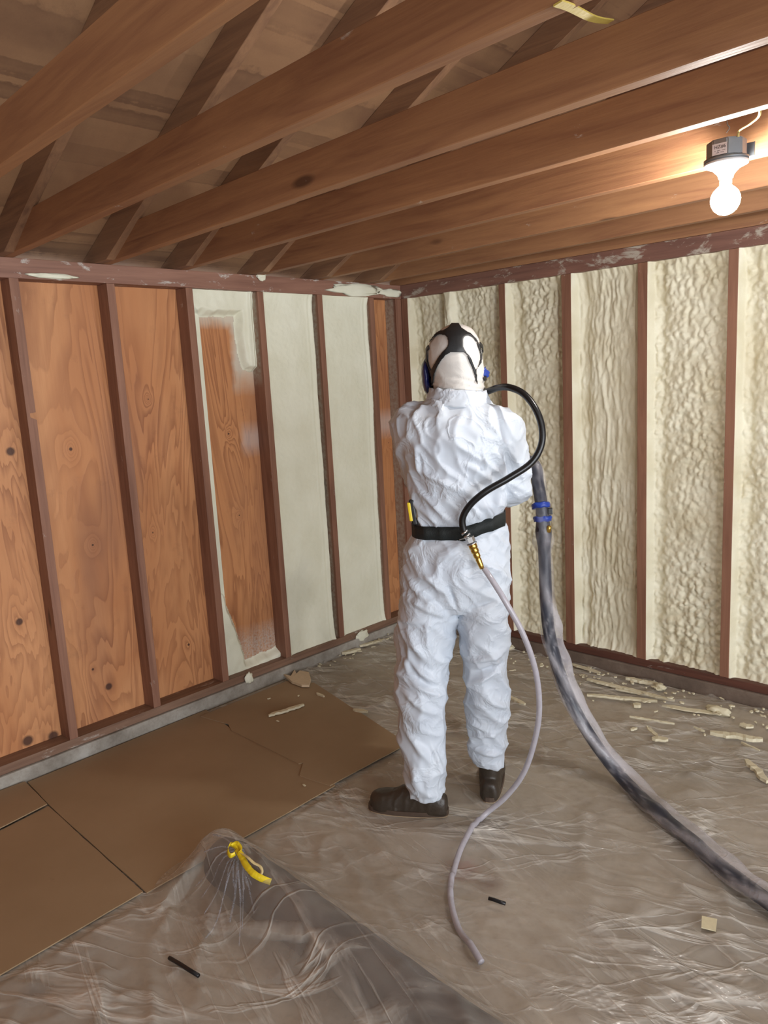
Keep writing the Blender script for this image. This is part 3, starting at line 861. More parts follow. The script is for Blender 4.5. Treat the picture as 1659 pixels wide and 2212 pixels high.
def ribbon(name, pts, width, mat, wdir, parent=None, twist=0.0, thick=.0008, n=10):
    P = spline(pts, n); V = []; Fc = []; m = len(P)
    for i, p in enumerate(P):
        t = (P[min(i+1, m-1)]-P[max(i-1, 0)]).normalized()
        wv = Vector(wdir); wv = (wv-t*wv.dot(t)).normalized()
        wv = Matrix.Rotation(twist*i/m, 3, t) @ wv; nn_ = t.cross(wv).normalized()
        w = width*(1+.18*nz(i*.4, 3))
        V += [p-wv*w/2, p+wv*w/2, p+wv*w/2+nn_*thick, p-wv*w/2+nn_*thick]
    for i in range(m-1):
        for k in range(4): Fc.append((i*4+k, i*4+(k+1) % 4, (i+1)*4+(k+1) % 4, (i+1)*4+k))
    Fc += [(0, 3, 2, 1), (m*4-4, m*4-3, m*4-2, m*4-1)]
    return mesh(name, V, Fc, mat, parent, True)
def top(x, y, zz=.165): return hz(x, y, zz)
tape = empty('caution_tape', base); T(tape, 'crumpled yellow tape tied around the gathered plastic on the roll', 'tape')
rel = lambda *a: top(*a)-base
side = rt*1.0
ribbon('tape_strip', [rel(512, 1834, .195), rel(522, 1850, .190), rel(531, 1868, .185), rel(545, 1885, .180), rel(562, 1896, .172), rel(585, 1905, .160)], .019, M['yellow'], rt+up*.3, tape)
ribbon('tape_loop', [rel(516, 1838, .192), rel(500, 1824, .200), rel(492, 1836, .196), rel(497, 1848, .190), rel(508, 1844, .192)], .014, M['yellow'], up+rt*.3, tape)
ribbon('tape_loop', [rel(500, 1826, .2), rel(512, 1822, .205), rel(520, 1834, .2), rel(514, 1842, .196)], .013, M['yellow'], up*.7+rt*.8, tape)
o = ribbon('tape_tail', [rel(520, 1842, .192), rel(535, 1852, .196), rel(548, 1864, .19), rel(562, 1872, .185), rel(566, 1884, .178), rel(558, 1896, .172)], .008, M['yellow_pale'], rt, tape)
o['label'] = 'pale twisted tape tail'

# cardboard sheets
def cardboard(pts, z, lab, th=.004, seed=0):
    bm = bmesh.new()
    # fine outline with slight wobble
    out = []
    for i, p in enumerate(pts):
        q = pts[(i+1) % len(pts)]; L = math.hypot(q[0]-p[0], q[1]-p[1]); m = max(1, int(L/.06))
        for k in range(m):
            t_ = k/m; x = p[0]+(q[0]-p[0])*t_; y = p[1]+(q[1]-p[1])*t_
            if 0 < k: x += .0022*nz(x*9, y*9, seed); y += .0022*nz(x*9+3, y*9, seed)
            out.append((x, y))
    prism(bm, out, 'z', z, z+th)
    return T(from_bm('cardboard_sheet', bm, M['card']), lab, 'cardboard', 'cardboard sheets along the plywood wall')
Q = lambda x, y: tuple(hz(x, y, .012)[:2])
A_ = [(.075, -1.690), (.072, -1.150), (.215, -1.075), Q(868, 1600), (1.070, -1.335), (1.062, -1.735), (.905, -1.760), Q(655, 1650), Q(645, 1652), Q(500, 1580), Q(493, 1566)]
B_ = [(.028, -2.505), (.024, -1.625), Q(455, 1542), Q(503, 1578), Q(648, 1652), Q(652, 1646), Q(702, 1677), (1.072, -1.716), (1.078, -2.545), (.50, -2.530), (.275, -2.522)]
C_ = [(.024, -3.45), (.022, -2.66), (.030, -2.515), (.285, -2.530), (.315, -2.745), (.318, -3.45)]
D_ = [(.322, -3.45), (.319, -2.748), (.290, -2.528), (1.062, -2.550), (1.088, -3.45)]
cardboard(A_, .014, 'far cardboard sheet by the worker\'s feet, with a foam strip lying on it', seed=1)
cardboard(B_, .010, 'middle and largest cardboard sheet, between the far sheet and the roll', seed=2)
cardboard(C_, .0185, 'small raised cardboard piece at the left edge of the photo by the wall', seed=3)
cardboard(D_, .0095, 'nearest cardboard sheet in the bottom left of the photo', seed=4)

# ------------------------------------------------------------------ foam litter
def shaving(name, c, L, Wd, ang, z, th, mat, seed, parent=None, curl=0.0, rough=.25):
    m = max(4, int(L/.012)); V = []; Fc = []
    dx = Vector((math.cos(ang), math.sin(ang), 0)); dy = Vector((-dx.y, dx.x, 0))
    for i in range(m+1):
        t_ = i/m; e = min(1, .45+3*min(t_, 1-t_))
        w1 = Wd/2*e*(1+rough*2*nz(t_*L*70, seed)); w2 = Wd/2*e*(1+rough*2*nz(t_*L*70, seed+5))
        off = Wd*.25*nz(t_*3, seed+9)
        c0 = Vector(c)+dx*(L*(t_-.5))+dy*off
        h = z+curl*(2*t_-1)**2+.002*(1+nz(t_*9, seed+3))
        V += [c0-dy*w1+Vector((0,0,h)), c0+dy*w2+Vector((0,0,h+.001)), c0+dy*w2*.9+Vector((0,0,h+th)), c0-dy*w1*.9+Vector((0,0,h+th*(1+.5*nz(t_*14, seed+8))))]
    for i in range(m):
        for k in range(4): Fc.append((i*4+k, i*4+(k+1) % 4, (i+1)*4+(k+1) % 4, (i+1)*4+k))
    Fc += [(0, 3, 2, 1), (m*4, m*4+1, m*4+2, m*4+3)]
    return mesh(name, V, Fc, mat, parent)
def strip_px(x0, y0, x1, y1, wd, lab, seed, z=.012, th=.008, mat='scrap', name='foam_shaving', cat='foam shaving', curl=.0, group=None):
    a = hz(x0, y0, z+.01); b = hz(x1, y1, z+.01); c = (a+b)/2; d = b-a
    o = shaving(name, (c.x, c.y, 0), d.length, wd, math.atan2(d.y, d.x), z, th, M[mat], seed, curl=curl)
    return T(o, lab, cat, group)
S = 0
strip_px(1236, 1433, 1296, 1452, .022, 'foam strip nearest the plastic-sleeved hose, against the brown curb', 1)
strip_px(1268, 1466, 1457, 1512, .024, 'long foam strip right of the sleeved hose, upper of the crossed pair', 2, th=.010)
strip_px(1268, 1500, 1420, 1513, .026, 'long foam strip beside the crossed pair, lower one, starting at the sleeved hose', 3, th=.010)
strip_px(1352, 1465, 1432, 1480, .026, 'ragged foam strip lying close to the brown curb', 4, th=.014)
strip_px(1330, 1487, 1398, 1500, .010, 'narrow foam sliver between the two long foam strips', 31)
strip_px(1534, 1582, 1648, 1598, .034, 'thick white foam strip near the right edge of the photo', 5, th=.014)
strip_px(1360, 1546, 1457, 1562, .012, 'thin wavy foam strip above the star-shaped scrap', 6)
strip_px(1601, 1602, 1641, 1620, .010, 'thin foam sliver just below the thick white strip', 7)
strip_px(1612, 1641, 1659, 1688, .030, 'foam strip running off the right edge of the photo', 8, th=.012)
strip_px(1396, 1566, 1420, 1590, .020, 'upper arm of the star-shaped foam scrap', 9)
strip_px(1408, 1594, 1443, 1596, .034, 'flat star-shaped foam scrap in the middle of the right floor', 10, th=.010)
strip_px(1362, 1575, 1376, 1571, .014, 'tiny foam curl left of the star-shaped scrap', 12)
strip_px(1100, 1505, 1134, 1521, .024, 'foam chunk right of the worker\'s right calf', 13, th=.012)
strip_px(1368, 1524, 1384, 1522, .030, 'small torn foam flake below the long crossed strips', 14, th=.014)
strip_px(1498, 1569, 1522, 1578, .008, 'thin sliver left of the thick white foam strip', 15)
strip_px(1598, 1563, 1628, 1568, .034, 'torn foam flake above the thick white strip, near the right edge', 16, th=.008)
strip_px(580, 1545, 656, 1521, .024, 'foam strip lying on the far cardboard sheet', 17, z=.019, th=.010)
strip_px(776, 1395, 832, 1381, .026, 'foam strip at the foot of the plywood wall near the corner', 18, th=.012)
strip_px(738, 1411, 778, 1402, .030, 'ragged foam scrap at the foot of the smooth foam bays, left of the corner strip', 19, th=.014)
strip_px(763, 1531, 794, 1536, .022, 'pale foam flake on the edge of the far cardboard sheet', 20, z=.016)
strip_px(684, 1496, 700, 1503, .014, 'small foam flake on the cardboard edge beside the torn pale scrap', 21, z=.016)
strip_px(932, 1523, 944, 1524, .02, 'small flake seen between the worker\'s legs', 22)
strip_px(1430, 1522, 1560, 1540, .036, 'broad flat foam strip half under dust, right of the long crossed pair', 23, th=.004)
# big torn scrap on cardboard
t0 = empty('torn_scrap', (hz(645, 1468, .03).x, hz(645, 1468, .03).y, .018)); T(t0, 'torn pale scrap with curled lip at the cardboard\'s far end by the curb', 'scrap')
pts = [(613,1458),(628,1462),(636,1448),(640,1456),(634,1462),(648,1450),(668,1454),(672,1468),(668,1482),(652,1482),(630,1474)]
PP = [hz(x, y, .028)-t0.location for x, y in pts]
bm = bmesh.new(); A2 = [bm.verts.new((p.x, p.y, .004+.006*nz(i, 2))) for i, p in enumerate(PP)]; B2 = [bm.verts.new((p.x*.98, p.y*.98, .016+.008*nz(i, 5))) for i, p in enumerate(PP)]
bm.faces.new(A2[::-1]); bm.faces.new(B2)
for i in range(len(A2)): bm.faces.new((A2[i], A2[(i+1) % len(A2)], B2[(i+1) % len(A2)], B2[i]))
from_bm('scrap_body', bm, M['scrap2'], t0)
# foam clump near the curb
T(blob('foam_clump', (*hz(1550, 1535, .02)[:2], .022), (.055, .030, .018), 21, M['scrap']), 'crumbled foam clump against the brown curb near the right edge', 'foam clump')
T(blob('foam_clump', (*hz(1425, 1485, .02)[:2], .020), (.028, .020, .016), 23, M['scrap']), 'white foam clump in the litter left of the last visible stud foot', 'foam clump')
T(blob('foam_clump', (*hz(1476, 1494, .01)[:2], .014), (.007, .007, .007), 25, M['scrap']), 'small round foam ball at the foot of the brown curb', 'foam clump')
T(blob('foam_clump', (.735, -.04, .02), (.05, .03, .016), 27, M['scrap']), 'foam clump glimpsed between the worker\'s thighs on the floor', 'foam clump')
# square note and black sticks
p = hz(1531, 1999, .010); bm = bmesh.new()
Cn = [hz(x, y, .012) for x, y in ((1516, 1985), (1549, 1992), (1546, 2018), (1515, 2010))]
prism(bm, [(q.x, q.y) for q in Cn], 'z', sheet_z(p.x, p.y)+.003, sheet_z(p.x, p.y)+.006)
T(from_bm('square_scrap', bm, plain('cream scrap', srgb(222, 212, 176), .6)), 'small square cream scrap alone on the sheeting at lower right', 'scrap')
def stick(x0, y0, x1, y1, lab):
    a = hz(x0, y0, .01); b = hz(x1, y1, .01); a.z = sheet_z(a.x, a.y)+.008; b.z = sheet_z(b.x, b.y)+.008
    T(tube('black_stick', [a, a.lerp(b, .33)+Vector((0,0,.001)), a.lerp(b, .66), b], .0055, M['black'], seg=10), lab, 'stick')
stick(366, 2072, 430, 2116, 'short black plastic stick at the bottom left on the sheeting')
stick(1056, 1952, 1092, 1962, 'short black stick beside the clear hose on the sheeting')
# many small flakes along the right wall and a few by the left wall
gi = 0
while gi < 120:
    x = .85+RND()*1.75; y = -.035-abs(random.gauss(0, .16))
    if y < -.62: continue
    Ls = .008+.03*RND()**2; o = shaving('foam_flake', (x, y, 0), Ls, .005+.012*RND(), RND()*math.pi, sheet_z(x, y)+.001, .003+.005*RND(), M['scrap'], gi*1.7+40, rough=.4)
    zone = ['between the corner and the worker', 'under the bay behind the hose loop', 'under the streaked bay', 'under the densely knobbly bay', 'by the right edge of the photo'][sum(x > q for q in (.98, 1.2, 1.62, 2.05))]
    near = 'hugging the brown curb' if y > -.16 else 'out on the sheeting'
    T(o, 'tiny pale foam crumb %s, %s' % (near, zone), 'foam crumb', 'foam crumbs %s %s' % (near, zone)); gi += 1
for gi in range(26):
    y = -.9+RND()*.85; x = .02+abs(random.gauss(.03, .05))
    o = shaving('foam_flake', (x, y, 0), .008+.02*RND(), .005+.009*RND(), RND()*math.pi, sheet_z(max(.04, x), y)+.001, .004, M['scrap'], gi*1.7+400, rough=.4)
    T(o, 'tiny crumb of pale foam along the curb below the smooth foam bays', 'foam crumb', 'foam crumbs along the curb under the smooth bays')
for gi, (x, y) in enumerate(((657, 1697), (581, 1511), (645, 1505), (600, 1560))):
    p = hz(x, y, .016)
    o = shaving('foam_flake', (p.x, p.y, 0), .018, .008, gi*1.1, .018 if y < 1660 else .0145, .003, M['scrap'], gi+900)
    T(o, ['tiny foam crumb on the middle cardboard sheet near its joint with the far sheet', 'tiny crumb on the far cardboard sheet left of the foam strip',
          'tiny curved crumb on the far cardboard sheet above the foam strip', 'tiny crumb on the far cardboard sheet below the foam strip'][gi], 'foam crumb')

# ------------------------------------------------------------------ the worker
person = empty('person', PO, PROT)
T(person, 'person in white hooded coverall seen from behind, spraying the corner, black hose on back', 'person')

def tube_parts(pts, rads, seg=20, flat=1.0, n=6):
    P = spline(pts, n); m = len(P)
    rr = []
    for i in range(m):
        t_ = i/n; k = min(int(t_), len(rads)-2); f = t_-k
        if k >= len(rads)-1: rr.append(rads[-1])
        else:
            s = f*f*(3-2*f); rr.append(rads[k]*(1-s)+rads[k+1]*s)
    return tube_vf(P, rr, seg, flat)

torso = rings_vf(interp_rings([(-.025, 0, .775, .10, .09), (-.026, 0, .82, .175, .122), (-.027, -.005, .90, .196, .132), (-.020, -.002, .985, .184, .124),
                               (-.008, 0, 1.055, .162, .112), (-.006, 0, 1.10, .160, .112), (-.008, 0, 1.18, .168, .120), (-.008, -.005, 1.28, .178, .128),
                               (-.010, -.008, 1.37, .190, .130), (-.012, -.005, 1.435, .190, .118), (-.010, 0, 1.475, .165, .100), (-.004, .005, 1.505, .110, .088),
                               (.004, .01, 1.53, .092, .082), (.006, .015, 1.56, .080, .078)], 5), 40)
hood = rings_vf(interp_rings([(.006, .01, 1.50, .088, .082), (.008, .012, 1.54, .086, .082), (.008, .02, 1.575, .087, .090), (.004, .028, 1.61, .092, .102),
                              (-.001, .030, 1.65, .0955, .110), (-.002, .030, 1.69, .091, .108), (.002, .028, 1.722, .075, .092), (.006, .026, 1.748, .050, .062), (.008, .025, 1.762, .020, .026)], 5), 40)
lleg = rings_vf(interp_rings([(-.165, -.035, .070, .076, .082), (-.166, -.035, .10, .078, .084), (-.168, -.030, .20, .080, .088), (-.172, -.020, .34, .084, .094),
                              (-.170, -.012, .45, .094, .102), (-.164, -.005, .54, .094, .104), (-.148, 0, .66, .103, .112), (-.128, 0, .78, .112, .122), (-.115, 0, .86, .10, .115)], 5), 32)
rleg = rings_vf(interp_rings([(.068, .055, .142, .056, .066), (.067, .055, .155, .062, .074), (.062, .055, .19, .072, .082), (.070, .050, .26, .068, .080), (.074, .040, .36, .074, .086),
                              (.072, .025, .46, .082, .096), (.068, .015, .56, .080, .100), (.066, .005, .68, .086, .108), (.072, 0, .78, .094, .118), (.060, 0, .86, .10, .115)], 5), 32)
larm = tube_parts([(-.120, .0, 1.425), (-.160, .035, 1.425), (-.150, .15, 1.31), (-.145, .23, 1.22), (-.10, .34, 1.26), (-.06, .40, 1.29)], [.070, .074, .066, .060, .052, .040])
lsh = tube_parts([(-.10, 0, 1.42), (-.150, .0, 1.420), (-.148, .03, 1.33), (-.135, .06, 1.22)], [.070, .072, .066, .055])
rarm = tube_parts([(.105, 0, 1.405), (.150, .0, 1.390), (.178, .03, 1.29), (.180, .06, 1.19), (.178, .16, 1.165), (.165, .28, 1.20), (.15, .35, 1.22)], [.072, .078, .070, .066, .062, .052, .040])
me = remesh([torso, hood, lleg, rleg, larm, lsh, rarm], .0062, 3)

GC = [  # explicit big folds: (x0,z0,x1,z1,width,depth) on the back, as soft ridges
    (-.15, 1.29, .02, 1.20, .012, .007), (.02, 1.20, .10, 1.12, .012, .006), (-.16, 1.22, -.02, 1.10, .010, .007), (-.17, 1.17, -.07, 1.10, .008, .006), (-.14, 1.36, -.125, 1.25, .006, .006),
    (.0, 1.31, .12, 1.22, .014, .007), (.08, 1.36, .085, 1.25, .006, .006), (.13, 1.34, .17, 1.22, .010, .007), (.06, 1.19, .10, 1.10, .008, .005), (.02, 1.17, .07, 1.10, .008, .005),
    (-.20, .92, -.08, .80, .014, .010), (-.14, .95, -.05, .86, .012, .008), (-.18, .84, -.06, .77, .010, .008), (.02, .80, .13, .83, .010, -.006), (-.05, .90, -.03, .80, .008, -.010),
    (-.22, .74, -.12, .60, .014, .010), (-.22, .62, -.10, .52, .014, .011), (-.20, .54, -.09, .47, .010, .009), (-.24, .66, -.14, .52, .010, -.008), (-.23, .50, -.10, .40, .012, .009),
    (0.0, .60, .14, .63, .012, .009), (.01, .55, .13, .585, .010, -.008), (.0, .50, .10, .55, .012, .009), (.06, .46, .14, .40, .010, .007), (.01, .22, .13, .20, .010, .010), (.0, .27, .12, .30, .010, .007),
    (-.22, .34, -.14, .22, .012, .009), (-.14, .30, -.10, .18, .010, .007), (-.21, .24, -.17, .12, .010, .007)]
def segd(px_, pz_, s):
    ax, az, bx, bz = s[:4]; dx, dz = bx-ax, bz-az; L2 = dx*dx+dz*dz
    t_ = max(0, min(1, ((px_-ax)*dx+(pz_-az)*dz)/L2)); qx, qz = ax+dx*t_, az+dz*t_
    return math.hypot(px_-qx, pz_-qz), t_
def folds(p, nn):
    x, y, z = p
    wx = x+.018*nz(x*6, y*6, z*6); wz = z+.018*nz(x*6+9, y*6, z*6)
    d = 0.0
    head = sstep(1.50, 1.56, z)
    # crisp creases
    k = (1-head*.75)*(1.0 if z > .82 else .62)
    a = (wx*.75+wz*.65); b = (-wx*.65+wz*.75)
    d += k*.010*(ridge(a*10, b*6+y*6, 2.0, 2.2)-.35)
    d += k*.006*(ridge(a*21+7, b*13, y*16, 2.0)-.35)
    d += k*.0035*nz(x*12, y*12, z*12)
    if z < .80:
        d += .010*nz(wx*8+2, y*6, wz*7)
    if z > .1 and z < .75:   # legs get broad diagonal drapes
        d += .012*(ridge(wx*9+wz*8, wz*4-wx*6, y*5+11, 2.0)-.35)
    if nn.y < .25 and z < 1.42:
        for s in GC:
            if abs(z-s[1]) > .3 and abs(z-s[3]) > .3: continue
            dd, t_ = segd(wx, wz, s); w = s[4]
            if dd < w*3: d += s[5]*math.exp(-(dd/w)**2)*math.sin(math.pi*min(1, max(0, t_*.9+.05)))*1.8
    # gathered neck
    g = math.exp(-((z-1.560)/.030)**2)
    d += g*.008*(ridge(wx*10, wz*42+wx*8, 5.0, 1.6)-.3)
    # waist pinch by the belt
    zc = 1.062+.16*max(0, x-.0)*1.7
    d -= .006*math.exp(-((z-zc)/.022)**2)
    d += .009*math.exp(-((z-zc-.055)/.03)**2)+.006*math.exp(-((z-zc+.05)/.03)**2)
    # hem flare/gather
    d += .004*math.exp(-((z-.085)/.02)**2)*nz(x*60, y*60, 3) if x < -.06 else .004*math.exp(-((z-.16)/.02)**2)*nz(x*60, y*60, 3)
    return d
displace(me, folds)
coverall = link('coverall', me, M['suit'], person, True)
me.materials.append(M['hood'])
for pl in me.polygons:
    c_ = pl.center
    if c_.z > 1.538+.006*nz(c_.x*12, c_.y*12): pl.material_index = 1
coverall['label'] = 'crinkled white hooded coverall'
bvh = BVHTree.FromPolygons([v.co.copy() for v in me.vertices], [tuple(pl.vertices) for pl in me.polygons])

# body under the clothing: one continuous surface with face and hands
def finger(base, d1, d2, d3, L, r):
    b = Vector(base); p1 = b+Vector(d1).normalized()*L*.45; p2 = p1+Vector(d2).normalized()*L*.32; p3 = p2+Vector(d3).normalized()*L*.25
    return tube_parts([b, p1, p2, p3], [r, r*.95, r*.88, r*.7], 10, n=4)
def hand(c, fdir, palmdir, side):
    c = Vector(c); f = Vector(fdir).normalized(); pd = Vector(palmdir).normalized(); s = f.cross(pd).normalized()*side
    parts = [tube_parts([c-f*.02, c+f*.03, c+f*.075], [.026, .034, .036], 14, n=4)]
    for i, (o_, L) in enumerate(((-.030, .070), (-.010, .078), (.010, .073), (.029, .058))):
        parts.append(finger(c+f*.075+s*o_, f+pd*.5, pd*1.0+f*.1, pd*.6-f*.7, L, .0088-.0007*i))
    parts.append(finger(c+f*.02-s*.028, -s+f*.6+pd*.4, f+pd*.8, f*.4+pd, .062, .0098))
    return parts
RH, LH = (.14, .37, 1.215), (-.045, .42, 1.295)
body = [rings_vf(interp_rings([(-.025, 0, .80, .12, .09), (-.02, 0, .95, .15, .10), (-.008, 0, 1.08, .13, .09), (-.01, 0, 1.3, .155, .10), (-.01, 0, 1.42, .16, .09), (0, .01, 1.48, .07, .07), (.004, .015, 1.53, .055, .058), (.004, .02, 1.56, .055, .06)], 4), 24),
        ellipsoid_vf((.001, .035, 1.645), .074, .092, .108, 24, 14),
        ellipsoid_vf((.001, .125, 1.64), .012, .016, .022, 12, 8), ellipsoid_vf((.001, .112, 1.603), .026, .012, .008, 12, 8),
        tube_parts([(-.09, 0, .86), (-.15, 0, .54), (-.168, -.03, .20)], [.085, .062, .042], 16), tube_parts([(.05, 0, .86), (.068, .015, .55), (.068, .05, .24)], [.085, .062, .042], 16),
        tube_parts([(-.10, 0, 1.42), (-.155, .15, 1.30), (-.145, .23, 1.22), (-.06, .39, 1.29), LH], [.055, .045, .042, .030, .026], 14),
        tube_parts([(.09, 0, 1.40), (.15, .0, 1.385), (.18, .06, 1.19), (.16, .28, 1.20), RH], [.055, .055, .044, .030, .026], 14)]
body += hand(RH, (-.15, 1, .1), (-.3, 0, -1), 1)[:1]
bme = remesh(body+hand(RH, (-.1, 1, .15), (-.9, .1, -.3), 1)+hand(LH, (.3, .9, .15), (.3, .1, -.95), -1), .0045, 2)
link('body', bme, M['skin'], person, True)
for (nm, h_) in (('glove', hand(RH, (-.1, 1, .15), (-.9, .1, -.3), 1)), ('glove', hand(LH, (.3, .9, .15), (.3, .1, -.95), -1))):
    g = remesh(h_, .0036, 1)
    displace(g, lambda p, q: .0026)
    link(nm, g, M['glove'], person, True)

# spray gun held in both hands (parts in the worker's frame, but a thing of its own)
gun = empty('spray_gun', PO, PROT); T(gun, 'grey spray gun held in front of the person, joined to the sleeved hose', 'spray gun')
tube('barrel', [Vector((.06, .34, 1.235)), Vector((.02, .42, 1.275)), Vector((-.03, .52, 1.33))], [.020, .024, .016], M['steel'], gun, 16)
tube('handle', [Vector((.045, .385, 1.25)), Vector((.055, .40, 1.19)), Vector((.06, .40, 1.14))], [.016, .017, .015], M['black'], gun, 14)
tube('nozzle', [Vector((-.03, .52, 1.33)), Vector((-.045, .55, 1.345))], [.010, .006], M['brass'], gun, 12)

# harness on the hood: outline read off the rubber spider, laid on the hood surface
def inside(pt, poly):
    x, y = pt; r = False; j = len(poly)-1
    for i in range(len(poly)):
        xi, yi = poly[i]; xj, yj = poly[j]
        if (yi > y) != (yj > y) and x < (xj-xi)*(y-yi)/(yj-yi)+xi: r = not r
        j = i
    return r
OUT = [(822,243),(892,243),(915,285),(950,345),(1010,385),(1080,425),(1130,470),(1170,520),(1215,620),(1245,740),(1235,850),(1160,960),(1175,1100),(1185,1190),(1150,1140),(1130,1030),(1095,930),(1050,830),(1020,750),(980,710),
       (790,710),(720,750),(660,820),(600,920),(560,1010),(545,1100),(525,1190),(470,1290),(430,1320),(430,1100),(420,900),(420,760),(440,690),(455,620),(480,540),(510,480),(560,425),(620,390),(690,375),(740,340),(790,285)]
HL = [(468,610),(500,545),(540,500),(590,460),(640,447),(700,460),(738,500),(750,560),(735,620),(680,680),(620,750),(570,830),(530,900),(500,950),(478,900),(455,800),(458,700)]
HR = [(975,510),(1000,472),(1050,464),(1110,495),(1160,560),(1192,660),(1218,745),(1208,830),(1180,900),(1150,945),(1120,880),(1090,800),(1060,745),(1010,690),(975,620)]
cl = PMI @ CAM
step = 9; idx = {}; V = []; Fc = []
for jy in range(235, 1325, step):
    for ix in range(410, 1260, step):
        if not inside((ix, jy), OUT) or inside((ix, jy), HL) or inside((ix, jy), HR): continue
        d = (PMI.to_3x3() @ ray(860+ix/6.9125, 660+jy/6.9125)).normalized()
        loc, no, fi, dist = bvh.ray_cast(cl, d)
        if loc is None or loc.z < 1.52: continue
        # nominal smooth normal from the head centre
        nn_ = (loc-Vector((.002, .03, 1.64))); nn_.normalize()
        idx[ix, jy] = len(V); V.append(loc+nn_*.0045)
for (ix, jy), k in idx.items():
    q = [(ix, jy), (ix+step, jy), (ix+step, jy+step), (ix, jy+step)]
    if all(t_ in idx for t_ in q):
        vv = [V[idx[t_]] for t_ in q]
        if max((vv[a]-vv[b]).length for a, b in ((0,1), (1,2), (2,3), (3,0))) < .02: Fc.append(tuple(idx[t_] for t_ in q)[::-1])
mask = empty('respirator', (0, 0, 0)); 
mask.parent = person
# keep the largest connected piece only
par = list(range(len(V)))
def find(a):
    while par[a] != a: par[a] = par[par[a]]; a = par[a]
    return a
for f in Fc:
    for q in f[1:]: par[find(q)] = find(f[0])
cnt = {}
for f in Fc: cnt[find(f[0])] = cnt.get(find(f[0]), 0)+1
big = max(cnt, key=cnt.get); Fc = [f for f in Fc if find(f[0]) == big]
used = sorted({q for f in Fc for q in f}); rm = {q: i for i, q in enumerate(used)}
V = [V[q] for q in used]; Fc = [tuple(rm[q] for q in f) for f in Fc]
har = mesh('head_harness', V, Fc, M['rubber'], None, True); har.parent = person
bpy.data.objects.remove(mask)
m_ = har.modifiers.new('s', 'SOLIDIFY'); m_.thickness = .003; m_.offset = 0
s_ = har.modifiers.new('m', 'SMOOTH'); s_.iterations = 4; s_.factor = .5
# straps continuing round the sides to the facepiece
def hoodpt(x_sign, ang, z, off=.005):
    """cast outward-in at angle round the head axis"""
    o_ = Vector((.0, .03, z)); d = Vector((math.cos(ang), math.sin(ang), 0))
    loc, no, fi, dist = bvh.ray_cast(o_+d*.3, -d)
    return (loc+d*off) if loc else o_+d*(.1+off)
for (z0, z1, a0, a1) in ((1.690, 1.655, -.55, .75), (1.575, 1.585, -.45, .7)):
    for sgn in (1, -1):
        pts = []
        for k in range(7):
            t_ = k/6; an = a0+(a1-a0)*t_
            if sgn < 0: an = math.pi-an
            pts.append(hoodpt(sgn, an, z0+(z1-z0)*t_))
        ribbon('mask_strap', pts, .015, M['rubber'], (0, 0, 1), person, thick=.002, n=4)
# facepiece in front of the head
fp = ellipsoid_vf((-.010, .085, 1.607), .100, .078, .092, 36, 20)
fpo = mesh('facepiece', fp[0], fp[1], M['rubber'], person, True)
vz = ellipsoid_vf((-.004, .112, 1.635), .082, .062, .060, 32, 16)
mesh('visor', vz[0], vz[1], M['visor'], fpo, True)
V, Fc = lathe_vf([(.030, 0), (.034, .004), (.034, .03), (.026, .036)], (.0, .165, 1.575), 24, Vector((0, 1, -.3)).normalized()); mesh('filter_cap', V, Fc, M['black'], fpo, True)
# blue film wound round the edge of the mask
bl = rings_vf(interp_rings([(-.094, .062, 1.530, .008, .030), (-.100, .060, 1.555, .014, .042), (-.102, .058, 1.60, .016, .048), (-.101, .055, 1.635, .013, .040), (-.097, .055, 1.655, .006, .02)], 4), 20)
for v in bl[0]: v += Vector((.003*nz(v.y*60, v.z*60), 0, 0))
mesh('blue_film', bl[0], bl[1], M['bluewrap'], person, True)
c0 = PMI @ hn(1033, 808, .0)
bl2 = ellipsoid_vf((.099, .030, c0.z), .012, .020, .022, 18, 12)
for v in bl2[0]: v += Vector((nz(v.y*90, v.z*90), nz(v.x*90, v.z*90), nz(v.x*90, v.y*90, 3)))*.010
mesh('blue_tape', bl2[0], bl2[1], M['blue'], person, True)
c0 = PMI @ hn(923, 768, .0)
bb = bmesh.new(); add_box(bb, c0.x-.004, c0.x+.014, .0, .05, c0.z-.018, c0.z+.016, .004); from_bm('strap_buckle', bb, M['black'], person)

# collar flap at the back of the neck
V, Fc = [], []
nA = 40; nZ = 8
for j in range(nZ+1):
    for k in range(nA+1):
        a = -math.pi*(.02+.96*k/nA); t_ = j/nZ
        z = 1.545-.058*t_-.010*math.cos(a)*1.0
        rx = .094+.024*t_+.005*nz(a*5, t_*3, 1); ry = .090+.020*t_
        zz_ = z+.006*nz(a*4, 5)
        V.append(Vector((.008+rx*math.cos(a), .012+ry*math.sin(a), zz_)) + Vector((math.cos(a), math.sin(a), 0))*(.005*ridge(a*3+2*t_, t_*2.2, 4, 1.5)))
for j in range(nZ):
    for k in range(nA):
        i0 = j*(nA+1)+k; Fc.append((i0, i0+1, i0+nA+2, i0+nA+1))
cf = mesh('collar_flap', V, Fc, M['suit'], person, True); m_ = cf.modifiers.new('s', 'SOLIDIFY'); m_.thickness = .002

